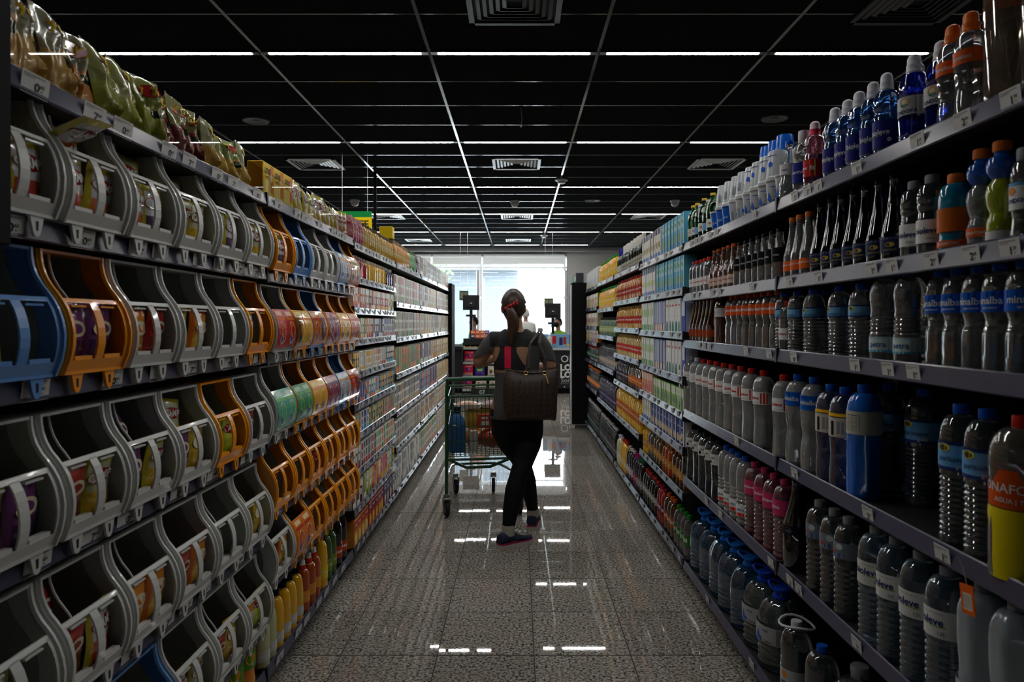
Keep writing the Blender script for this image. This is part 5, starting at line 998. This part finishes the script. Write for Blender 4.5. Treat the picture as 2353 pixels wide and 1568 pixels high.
for x0, yy in ((-.025, -.036), (.090, -.030)):
    P_ = [(x0, yy, .298),(x0+.010, yy+.02, .37),(x0+.028 if x0 < 0 else x0-.03, yy+.055, .47),(.060 if x0 < 0 else .075, .105, .545),(.062 if x0 < 0 else .078, .165, .563),(.066 if x0 < 0 else .082, .225, .545)]
    st = MB()
    for q0, q1 in zip(P_[:-1], P_[1:]):
        a, c = Vector(q0), Vector(q1); st.add([a+Vector((-.008,0,0)), a+Vector((.008,0,0)), c+Vector((.008,0,0)), c+Vector((-.008,0,0)), a+Vector((-.008,-.004,.002)), a+Vector((.008,-.004,.002)), c+Vector((.008,-.004,.002)), c+Vector((-.008,-.004,.002))], [(0,1,2,3),(7,6,5,4),(0,4,5,1),(1,5,6,2),(2,6,7,3),(3,7,4,0)], trimm)
    st.build('strap', bag)
# ------------------------------------------------------------ shopping cart
grn = mat('green_enamel', (.010,.085,.035), .35, coat=.3); rub = mat('black_rubber', (.01,.01,.01), .7); zinc = mat('zinc', (.45,.46,.47), .35, .9)
cart = empty('shopping_cart', (-.25, 4.98, 0), .16, label='green wire shopping cart filled with groceries', cat='shopping cart')
for s in (-1, 1):
    MB().tube([(s*.268,0,.155),(s*.268,0,.60),(s*.268,-.005,.90),(s*.262,-.02,.99)], .0125, grn, 10).build('rear_post', cart)
    MB().tube([(s*.268,.0,.30),(s*.24,.25,.27),(s*.20,.55,.25),(s*.16,.66,.24)], .011, grn, 8).build('chassis_bar', cart)
MB().tube([(-.275,-.02,.99),(-.14,-.026,.995),(0,-.026,.995),(.14,-.026,.995),(.275,-.02,.99)], .016, grn, 12).build('handle', cart)
MB().tube([(-.25,-.0,.945),(0,-.004,.95),(.25,0,.945)], .007, grn, 8).build('upper_crossbar', cart)
MB().tube([(-.262,0,.865),(0,0,.868),(.262,0,.865)], .009, grn, 8).build('gate_bar', cart)
MB().tube([(-.262,0,.41),(0,.0,.408),(.262,0,.41)], .009, grn, 8).build('lower_crossbar', cart)
MB().tube([(-.24,.03,.40),(-.12,.10,.33),(.06,.10,.33),(.20,.03,.40)], .011, grn, 8).build('undertray_bar', cart)
MB().tube([(-.16,.66,.24),(0,.68,.24),(.16,.66,.24)], .010, grn, 8).build('front_crossbar', cart)
def wires(nm, fn, nu, nv, r=.0024):
    m = MB()
    for i in range(nu+1): m.tube([fn(i/nu, 0), fn(i/nu, .5), fn(i/nu, 1)], r, grn, 4, smooth=False)
    for j in range(nv+1): m.tube([fn(0, j/nv), fn(.5, j/nv), fn(1, j/nv)], r*1.15, grn, 4, smooth=False)
    m.build(nm, cart)
lp = lambda a, b, t: a+(b-a)*t
wires('rear_gate', lambda u, v: (lp(-.255,.255,u), .012, lp(.43,.865,v)), 17, 4)
wires('front_panel', lambda u, v: (lp(-.19,.19,u), .72+.03*v, lp(.49,.86,v)), 12, 4)
for s in (-1, 1): wires('side_panel', lambda u, v, s=s: (s*lp(.258,.192,u), lp(.012,.735,u), lp(lp(.43,.49,u), .865, v)), 20, 4)
wires('basket_floor', lambda u, v: (lp(-1,1,v)*lp(.255,.19,u), lp(.012,.725,u), lp(.43,.49,u)), 14, 12)
def caster(x, y, k):
    c = empty('caster', (x, y, 0), R.uniform(-.2,.2)); c.parent = cart
    MB().lathe([(0,.165),(.02,.165),(.024,.155),(.024,.14),(.03,.135)], zinc, 10).build('swivel', c)
    f = MB()
    for s in (-1, 1): f.prism([(-.030,.135),(.03,.135),(.034,.09),(.012,.045),(-.006,.045)][::-1], 'x', *sorted((s*.020, s*.024)), grn if k else zinc)
    f.box(-.024,.024,-.03,.03,.130,.137, zinc); f.build('fork', c)
    P_ = [(.030,-.013),(.052,-.014),(.058,-.009),(.060,0),(.058,.009),(.052,.014),(.030,.013)]
    wv = MB(); n = 20
    vs = [(x_, r_*math.cos(2*PI*j/n)+.0, .060+r_*math.sin(2*PI*j/n)) for r_, x_ in P_ for j in range(n)]
    wv.add(vs, [(i*n+j, i*n+(j+1) % n, (i+1)*n+(j+1) % n, (i+1)*n+j) for i in range(len(P_)-1) for j in range(n)], rub, True); wv.tube([(-.014,0,.06),(.014,0,.06)], .031, C(150,150,150), 14); wv.build('wheel', c)
for x, y, k in ((-.268,-.005,1),(.268,-.005,1),(-.155,.66,0),(.155,.66,0)): caster(x, y, k)
# groceries in the cart (world positions follow the turned cart)
M4 = Matrix.Translation((-.25, 4.98, 0)) @ Matrix.Rotation(.16, 4, 'Z')
def inc(x, y, z): v = M4 @ Vector((x, y, z)); return (v.x, v.y, v.z)
jg = MB(); jm = mat('blue_jug_plastic', rgb(52,98,150), .35)
jg.loft([[(hx*math.copysign(abs(math.cos(2*PI*k/24))**.6, math.cos(2*PI*k/24)), hy*math.copysign(abs(math.sin(2*PI*k/24))**.6, math.sin(2*PI*k/24)), z) for k in range(24)] for z, hx, hy in ((0,.055,.04),(.008,.062,.047),(.10,.063,.048),(.20,.062,.047),(.245,.052,.04),(.272,.03,.026),(.285,.022,.02),(.292,.022,.02))], jm)
o = jg.build('detergent_jug', None, inc(-.185,.085,.452), .16, label='blue plastic jug with dark cap in the cart', cat='jug'); MB().lathe([(.026,.288),(.026,.325),(.022,.332),(0,.332)], C(24,34,60, rough=.35), 14).build('cap', o); MB().box(-.035,-.012,-.0495,-.048,.19,.205, W_).build('label', o)
MB().box(-.12,.12,-.09,.09,0,.15, C(196,160,70), .004).build('yellow_box', None, inc(.02,.30,.60), .16, label='yellow cardboard box under the meat trays in the cart', cat='box')
bread = mat('bread_bag', rgb(190,120,60), .3, coat=.5, noise=(14, .5))
for (x, y, z, sx, sy, sz, mm, l, nm) in ((.08,.15,.462,.11,.09,.075, mat('red_food_bag', rgb(150,60,40), .3, coat=.5, noise=(30,.6)), 'red printed food bag at the bottom of the cart', 'food_bag'), (-.04,.22,.462,.09,.08,.07, bread, 'brown bread bag low in the cart', 'bread_bag'), (.14,.22,.575,.09,.07,.045, mat('roll_bag', rgb(215,150,80), .25, coat=.6, noise=(18,.4)), 'bag of golden rolls on top of the food bag', 'bread_bag'), (.19,.42,.485,.07,.09,.06, mat('dark_food_bag', rgb(70,40,36), .3, coat=.4), 'dark grocery bag deep in the cart', 'food_bag')):
    p = MB().ball((0,0,sz), (sx,sy,sz), mm, 16, 10); q = p.build(nm, None, inc(x,y,z), .16, label=l, cat='bag'); MB().tube([(sx*.85,0,sz),(sx*1.05,0,sz*1.15),(sx*1.2,.01,sz*1.2)], [.012,.006,.018], mm, 8).build('tied_end', q)
for (x, y, z, l, c) in ((-.10,.24,.753,'foam tray of pale meat on the yellow box', (215,170,140)), (.10,.26,.753,'foam tray of dark sliced meat beside the pale one', (150,110,120))):
    t = MB().prism([(-.085,0),(.085,0),(.10,.03),(-.10,.03)][::-1], 'y', -.06, .06, C(225,220,212)).build('meat_tray', None, inc(x,y,z), .16, label=l, cat='tray', group='meat trays in the cart')
    MB().ball((0,0,.03), (.085,.05,.022), mat('meat_%d' % c[0], rgb(*c), .3, coat=.6, noise=(40,.3)), 16, 8).build('meat', t)
MB().box(-.028,.028,-.02,.02,0,.15, C(205,200,196), .003).build('milk_box', None, inc(-.06,.10,.452), .2, label='narrow white carton beside the blue jug', cat='carton')
rb_ = MB().box(-.05,.05,-.015,.015,0,.10, C(200,70,60), .003); marks(rb_, [('r',-.03,.03,.02,.05,W_), ('r',-.03,.02,.065,.08,W_)], lambda y, z, e: (y, -.0155-e, z)); rb_.build('biscuit_box', None, inc(.02,.115,.62), .2, label='red and white biscuit packet above the food bags', cat='box')
# ------------------------------------------------------------ checkout area
def at(u, v, Y): return ((u-1190)*Y/F, Y, CAMZ-(v-742)*Y/F)
dk = mat('counter_black', (.014,.014,.016), .4); dk2 = mat('counter_grey', (.05,.05,.055), .5)
ct = empty('checkout_counter', (-1.0, 13.6, 0), label='black checkout counter behind the candy stand', cat='counter')
MB().box(-.35,.75,0,1.0,.08,.86, dk, .01).build('body', ct); MB().box(-.30,.70,.05,.95,0,.08, black).build('plinth', ct); MB().box(-.42,.80,-.06,1.05,.86,.94, dk, .008).build('worktop', ct); MB().box(-.36,.6,.2,.7,.94,.955, rub).build('conveyor', ct)
MB().box(-.44,-.36,-.1,.0,.55,.93, dk, .01).build('end_post', ct)
# candy stand
cs = empty('candy_stand', (-.66, 12.9, 0), label='tiered black candy stand with red bags before the checkout', cat='display stand')
MB().box(-.40,.62,.30,.34,.05,1.02, dk).build('back_board', cs)
for s in (-.40,.60): MB().box(s,s+.02,0,.34,.05,.95, dk).build('side_board', cs)
TI = [(.12,.0),(.36,.06),(.62,.12),(.90,.14)]
for z, y in TI:
    t = MB().box(-.38,.60,y,.30,z,z+.015, dk); t.build('tier', cs)
    MB().box(-.38,.60,y-.008,y,z-.01,z+.035, C(170,170,172)).build('tier_rail', cs)
MB().box(-.38,.60,.14,.30,.98,1.10, dk).build('top_ledge', cs)
yc = C(228,196,70, rough=.35); rs = random.Random(11)
for k in range(18):
    x = -.66-.36+.052*k+rs.uniform(-.008,.008); b = MB().ball((0,0,.022), (.024,.024,.021), yc, 10, 6)
    o = b.build('wrapped_candy', None, (x, 13.08+.05*(k % 2), .916), label='yellow wrapped candy on the stand, %s along the tray' % nth(k+1), cat='candy', group='yellow candies on the stand tray'); MB().tube([(-.024,0,.022),(-.034,0,.026)], [.004,.010], yc, 6).build('twist', o); 
rbm = mat('red_candy_bag', rgb(205,20,60), .25, coat=.6); dz = C(230,215,220, rough=.3)
rbag = pouch('candy_bag', .19, .22, .06, lambda u, v: rbm if v > .3 else C(200,150,150, rough=.25), [('o',0,.14,.06,.035,C(90,30,100)), ('t','bala',.05,0,.14,.02,W_)], 5)
pb2 = pouch('candy_bag', .19, .22, .06, lambda u, v: C(84,60,150, rough=.25), [('o',0,.13,.06,.035,C(120,190,80))], 6)
wb2 = pouch('candy_bag', .21, .2, .06, lambda u, v: C(215,205,190, rough=.3), [('o',-.04,.1,.035,.04,C(110,60,40)), ('o',.05,.1,.03,.03,C(120,70,40))], 7)
for x, t, z, w_, l in ((-.93,1,.377+.26,rbag,'red candy bag on the upper tier'), (-.72,1,.377+.26,pb2,'violet candy bag beside the upper red bag'), (-.95,2,.377,rbag,'red candy bag on the middle tier'), (-.72,2,.377,pb2,'violet candy bag on the middle tier'), (-.96,3,.136,rbag,'red candy bag on the lowest tier'), (-.70,3,.136,wb2,'cream candy bag on the lowest tier'), (-.44,3,.136,wb2,'cream candy bag beside the first cream bag'), (-.47,2,.377,wb2,'cream candy bag on the middle tier'), (-.45,1,.637,wb2,'cream candy bag on the upper tier')):
    put(w_, (x, 13.12-.04*t, z), -PI/2, l, 'candy bag', 'candy bags on the stand', None)
for r in range(2):
    for k in range(4):
        b = MB().box(-.043,.043,-.04,.04,0,.075, C(*((225,100,40) if (k+r) % 4 else (80,66,130))), .003); marks(b, [('r',-.03,.03,.03,.055,C(240,220,200))], lambda y, z, e: (y, -.0405-e, z)); b.build('gum_box', None, (-.86+.09*k, 13.12, 1.101+.077*r), label='small %s gum box, %s in the %s layer' % ('orange' if (k+r) % 4 else 'violet', nth(k+1), ('lower','upper')[r]), cat='box', group='gum boxes on the candy stand')
# number sign on the stand
ns = MB().box(-.26,.26,0,.02,0,.13, dk); marks(ns, [('t','07',.11,-.05,.065,.01,C(205,210,205))], lambda y, z, e: (y, -.0004-e, z)); ns.build('number_plate', None, (-.62, 12.88, .03), label='dark plate numbered 07 at the foot of the candy stand', cat='sign')
# monitors
scrm = mat('monitor_black', (.012,.012,.014), .35)
def monitor(x, y, z, lab, zb):
    m = empty('monitor', (x, y, zb), label=lab, cat='monitor', group='checkout monitors')
    h = z-zb
    MB().box(-.165,.165,-.02,.02,h-.15,h+.15, scrm, .006).build('screen_back', m); MB().box(-.10,.10,-.055,-.02,h-.10,h+.08, scrm, .008).build('housing', m)
    MB().box(-.022,.022,-.0562,-.0552,h-.02,h-.005, W_).build('logo', m); MB().tube([(0,0,.02),(0,0,h-.14)], .032, scrm, 10).build('pole', m); MB().lathe([(0,0),(.12,0),(.12,.02),(.04,.03)], scrm, 16).build('foot', m); MB().box(-.10,.10,-.04,.03,h-.28,h-.24, scrm).build('card_reader', m)
x, y, z = at(1081, 695, 13.5); monitor(x, y+.2, z, 'black monitor on a pole above the candy stand', .945)
x, y, z = at(1271, 714, 14.0); monitor(x, y+.1, z, 'black monitor on a pole above the dark counter', .92)
for u, v, Y_, l in ((1066,678,15.2,'small green notice hanging behind the first monitor'), (1261,695,15.2,'small pale notice hanging behind the second monitor')):
    x, y, z = at(u, v, Y_); s_ = MB().box(-.10,.10,0,.006,-.12,.09, C(86,100,70)); marks(s_, [('r',-.08,-.01,-.08,.06,C(150,160,130)), ('r',.01,.08,-.08,.06,C(140,150,120))], lambda y_, z_, e: (y_, -.0004-e, z_)); o = s_.build('hanging_notice', None, (x, y, z), label=l, cat='sign'); MB().tube([(-.08,0,.09),(-.08,0,CEIL-z)], .003, alu, 5).build('cord', o); MB().tube([(.08,0,.09),(.08,0,CEIL-z)], .003, alu, 5).build('cord', o)
# dark ice-cream counter with lettering
cn = empty('service_counter', (.95, 13.5, 0), label='black panelled counter with white lettering beside the end unit', cat='counter')
MB().box(-.55,1.0,0,.8,.10,.86, dk, .006).build('body', cn); MB().box(-.5,.95,.06,.75,0,.10, black).build('plinth', cn); MB().box(-.57,1.02,-.03,.83,.86,.905, C(190,190,190, rough=.3)).build('countertop', cn)
for z in (.34,.58): MB().box(-.55,1.0,-.004,0,z,z+.006, dk2).build('groove', cn)
lt = MB(); marks(lt, [('t','Ola',.20,.04,.69,.0,W_), ('t','LO',.165,-.005,.52,.05,W_), ('t','LO',.165,-.005,.38,.05,W_), ('t','Sorv',.13,.02,.27,.0,C(190,190,190)), ('r',-.12,.05,.195,.200,C(170,170,170)), ('o',-.03,.135,.012,.012,W_)], lambda y, z, e: (y, -.005-e, z)); lt.build('lettering', cn)
bx = MB().box(-.31,.31,0,.12,0,.27, C(120,165,200), .004)
marks(bx, [('r',-.20,-.12,.05,.20,C(150,40,50)), ('r',-.11,-.04,.08,.23,C(190,40,40)), ('r',.02,.09,.05,.20,C(50,50,110)), ('r',.10,.16,.07,.21,C(160,60,40)), ('o',.22,.05,.06,.03,C(205,170,80)), ('r',.22,.30,.08,.24,C(90,50,40))], lambda y, z, e: (y, -.0005-e, z)); bx.build('chocolate_box', None, (.80, 13.58, .906), label='pale blue display box with chocolate bars on the counter', cat='box')
tb = MB().lathe([(0,0),(.05,0),(.052,.01),(.05,.20),(.03,.22)], C(215,212,205), 14).build('squeeze_bottle', None, (.62, 13.50, .906), label='white squeeze bottle before the chocolate box', cat='bottle'); MB().lathe([(.03,.22),(.03,.26),(0,.262)], C(230,230,225), 12).build('cap', tb)
# plant
pl = empty('potted_plant', (1.22, 14.6, .0), label='tall green plant beside the grey wall', cat='plant')
MB().lathe([(0,0),(.13,0),(.17,.35),(.18,.37),(.165,.37),(.15,.34),(0,.34)], C(70,66,60), 16).build('pot', pl)
MB().tube([(0,0,.3),(.02,0,.9),(0,0,1.75)], [.02,.015,.008], C(90,80,50), 6).build('stem', pl)
lv = MB(); rs = random.Random(5); lgm, lgm2 = C(84,110,40), C(160,150,90)
for k in range(150):
    z = .75+1.2*(k/150); a = rs.random()*6.28; L = .10+.12*rs.random()*(1.15-(k/170)); w_ = .018+.012*rs.random(); e_ = rs.uniform(-.3,.7)
    d = Vector((math.cos(a)*math.cos(e_), math.sin(a)*math.cos(e_), math.sin(e_))); r_ = d.cross(Vector((0,0,1))).normalized(); p = Vector((0,0,z))+d*.02
    lv.add([p, p+d*L*.5+r_*w_, p+d*L-Vector((0,0,.02)), p+d*L*.5-r_*w_], [(0,1,2,3)], lgm if z < 1.3 else lgm2)
lv.build('leaves', pl, kind='stuff')
MB().box(-.03,.03,0,.01,0,.45, C(40,150,80)).build('wall_sign', None, (1.52, WINY-.012, 2.18), label='narrow green strip sign on the grey wall', cat='sign')
# ------------------------------------------------------------ other people by the tills
def figure(x, y, zs, turn, shirt, hair, lab, h=1.0, mask=False, vest=None, arms=.4):
    b = MB(); sk = skin
    b.loft([ring(0, 0, z, rx, ry, 18, 2.3) for z, rx, ry in ((.0,.15,.11),(.12,.15,.11),(.30,.16,.11),(.42,.175,.11),(.50,.165,.09),(.54,.09,.06),(.56,.055,.05))], sk)
    b.tube([(0,0,.52),(0,.005,.60),(0,.01,.66)], [.055,.05,.05], sk, 12); b.ball((0,.01,.72), (.075,.092,.112), sk, 18, 12); b.ball((0,.05,.67), (.052,.055,.06), sk, 12, 8); b.tube([(0,.105,.73),(0,.118,.70),(0,.108,.69)], [.008,.013,.009], sk, 8)
    for s in (-1, 1):
        b.ball((s*.075,.01,.71), (.01,.02,.03), sk, 8, 6)
        el = (s*.23,.06,.26); wr = (s*.13,.24,.22); b.tube([(s*.12,0,.48),(s*.175,.0,.47),(s*.205,.02,.38),el], [.05,.055,.047,.042], sk, 12); b.tube([el, (s*.20,.14,.235), wr], [.042,.038,.026], sk, 10); hand(b, wr, (-s*.45,.85,-.1), (0,.1,1), sk, .9, .35, s)
    for s in (-1, 1): b.tube([(s*.085,0,.05),(s*.095,.02,-.30),(s*.095,.03,-zs+.52),(s*.095,.01,-zs+.10)], [.09,.08,.055,.045], sk, 12); b.tube([(s*.095,.0,-zs+.045),(s*.10,.13,-zs+.035)], [.042,.035], sk, 10)
    me = remesh(b, .011, 4); me.materials.append(sk)
    p = obj('person', me, None, (x, y, zs), turn, label=lab, cat='person')
    garment(me, 'shirt', p, lambda x_, y_, z_, n: -.02 < z_ < .545 and (abs(x_) < .165 or z_ > .33), .009, C(*shirt, rough=.8))
    garment(me, 'trousers', p, lambda x_, y_, z_, n: -zs+.09 < z_ < .0, .008, C(34,36,44, rough=.8))
    garment(me, 'shoes', p, lambda x_, y_, z_, n: z_ < -zs+.085, .010, C(24,24,26, rough=.6))
    garment(me, 'hair', p, lambda x_, y_, z_, n: z_ > .66 and (y_ < .03+.8*(z_-.74) or z_ > .80), .014, C(*hair, rough=.6))
    if mask: garment(me, 'face_mask', p, lambda x_, y_, z_, n: .63 < z_ < .712 and y_ > .045, .008, C(20,20,22, rough=.8))
    if vest: garment(me, 'apron', p, lambda x_, y_, z_, n: .02 < z_ < .50 and abs(x_) < .12 and y_ > .02, .013, C(*vest, rough=.7))
    return p
x, y, z = at(1283, 742, 14.9); figure(x, y, 1.40-.72, 2.3, (120,165,60), (16,14,14), 'cashier in lime shirt and dark mask behind the dark counter', mask=True)
x, y, z = at(1090, 738, 15.0); figure(x, y, 1.42-.72, 1.9, (60,70,60), (20,16,14), 'cashier in dark clothes with green apron behind the candy stand', vest=(40,150,70))
x, y, z = at(1208, 722, 15.6); figure(x, y, 1.60-.72, .3, (225,225,222), (205,200,195), 'shopper in white shirt behind the woman at the tills')
# ------------------------------------------------------------ hanging sign and post over the next aisle
sg_ = empty('aisle_sign', (-1.83, 8.1, 2.55), label='green and yellow hanging aisle sign with dark letters', cat='sign')
MB().box(-.30,.10,0,.012,-.25,.10, C(235,200,20, rough=.4)).build('yellow_panel', sg_); MB().box(-.30,.10,-.001,.013,.10,.17, C(20,130,60, rough=.4)).build('green_band', sg_)
tt = MB(); marks(tt, [('t','TE',.12,-.0,.02,.02,C(50,50,20))], lambda y_, z_, e: (y_, -.0005-e, z_)); tt.build('lettering', sg_)
for x in (-.25,.05): MB().tube([(x,.006,.17),(x,.006,CEIL-2.55)], .0025, alu, 5).build('cord', sg_)
pp = MB().tube([(0,0,0),(0,0,1.7),(0,0,CEIL)], .022, black, 10).build('black_post', None, (-1.92, 9.2, 0), label='thin black post rising to the ceiling behind the bin shelves', cat='post'); MB().lathe([(0,0),(.08,0),(.08,.012),(.025,.02)], blackmetal, 12).build('foot', pp)
# ------------------------------------------------------------ street outside
MB().box(-30,30, WINY+.3, 70, -.16, -.02, mat('pale_concrete', (.42,.42,.41), .8, noise=(2, .1))).build('ground', kind='structure')
bl = empty('building', (-6.2, 33, 0), label='pale building with vertical corrugated cladding across the street', cat='building')
sid = mat('pale_blue_siding', (.075,.09,.105), .6); MB().box(-6,6.2,0,6,0,9, sid).build('wall', bl)
for k in range(60): MB().prism([(0,0),(.05,-.06),(.10,-.06),(.15,0)][::-1], 'z', 4.2, 9, sid).build('rib', bl, (-5.9+.2*k, 0, 0))
MB().box(-6,6.3,-.9,0,3.9,4.1, mat('canopy_white', (.14,.16,.17), .6)).build('canopy', bl); MB().box(-1.5,1.2,-.02,.05,0,3.0, mat('shutter_grey', (.07,.08,.085), .5)).build('shutter', bl)
b2 = empty('building', (9, 62, 0), label='low white house far across the street', cat='building'); MB().box(-9,9,0,6,0,3.2, mat('white_render', (.62,.63,.63), .8)).build('wall', b2)
MB().prism([(-9.5,3.2),(9.5,3.2),(0,5.0)][::-1], 'y', -.5, 6.5, mat('pale_tiles', (.55,.50,.48), .8)).build('roof', b2)
for x in (-6.5,-4.2): MB().box(x,x+1.2,-.02,.03,1.0,2.4, mat('shutter_grey', (.07,.08,.085), .5)).build('window', b2)
tr = empty('street_tree', (-4.2, 30, 0), label='leafy green tree on the street beyond the window', cat='tree')
MB().tube([(0,0,0),(.1,0,1.6),(.0,.1,3.2),(.2,0,4.2)], [.16,.13,.10,.05], C(110,100,84), 8).build('trunk', tr)
lf = MB(); rs = random.Random(9); lm = mat('leaf_green', (.07,.12,.04), .6)
for k in range(1400):
    a, e_ = rs.random()*6.28, rs.uniform(-1, 1); r_ = rs.random()**.4; c_ = Vector((1.3*r_*math.cos(a)*math.sqrt(1-e_*e_), 1.2*r_*math.sin(a)*math.sqrt(1-e_*e_), 3.6+1.5*r_*e_)); d = Vector((rs.uniform(-1,1), rs.uniform(-1,1), rs.uniform(-1,1))).normalized(); q = d.orthogonal().normalized()
    lf.add([c_, c_+d*.09+q*.05, c_+d*.19, c_+d*.09-q*.05], [(0,1,2,3)], lm)
lf.build('foliage', tr, kind='stuff')
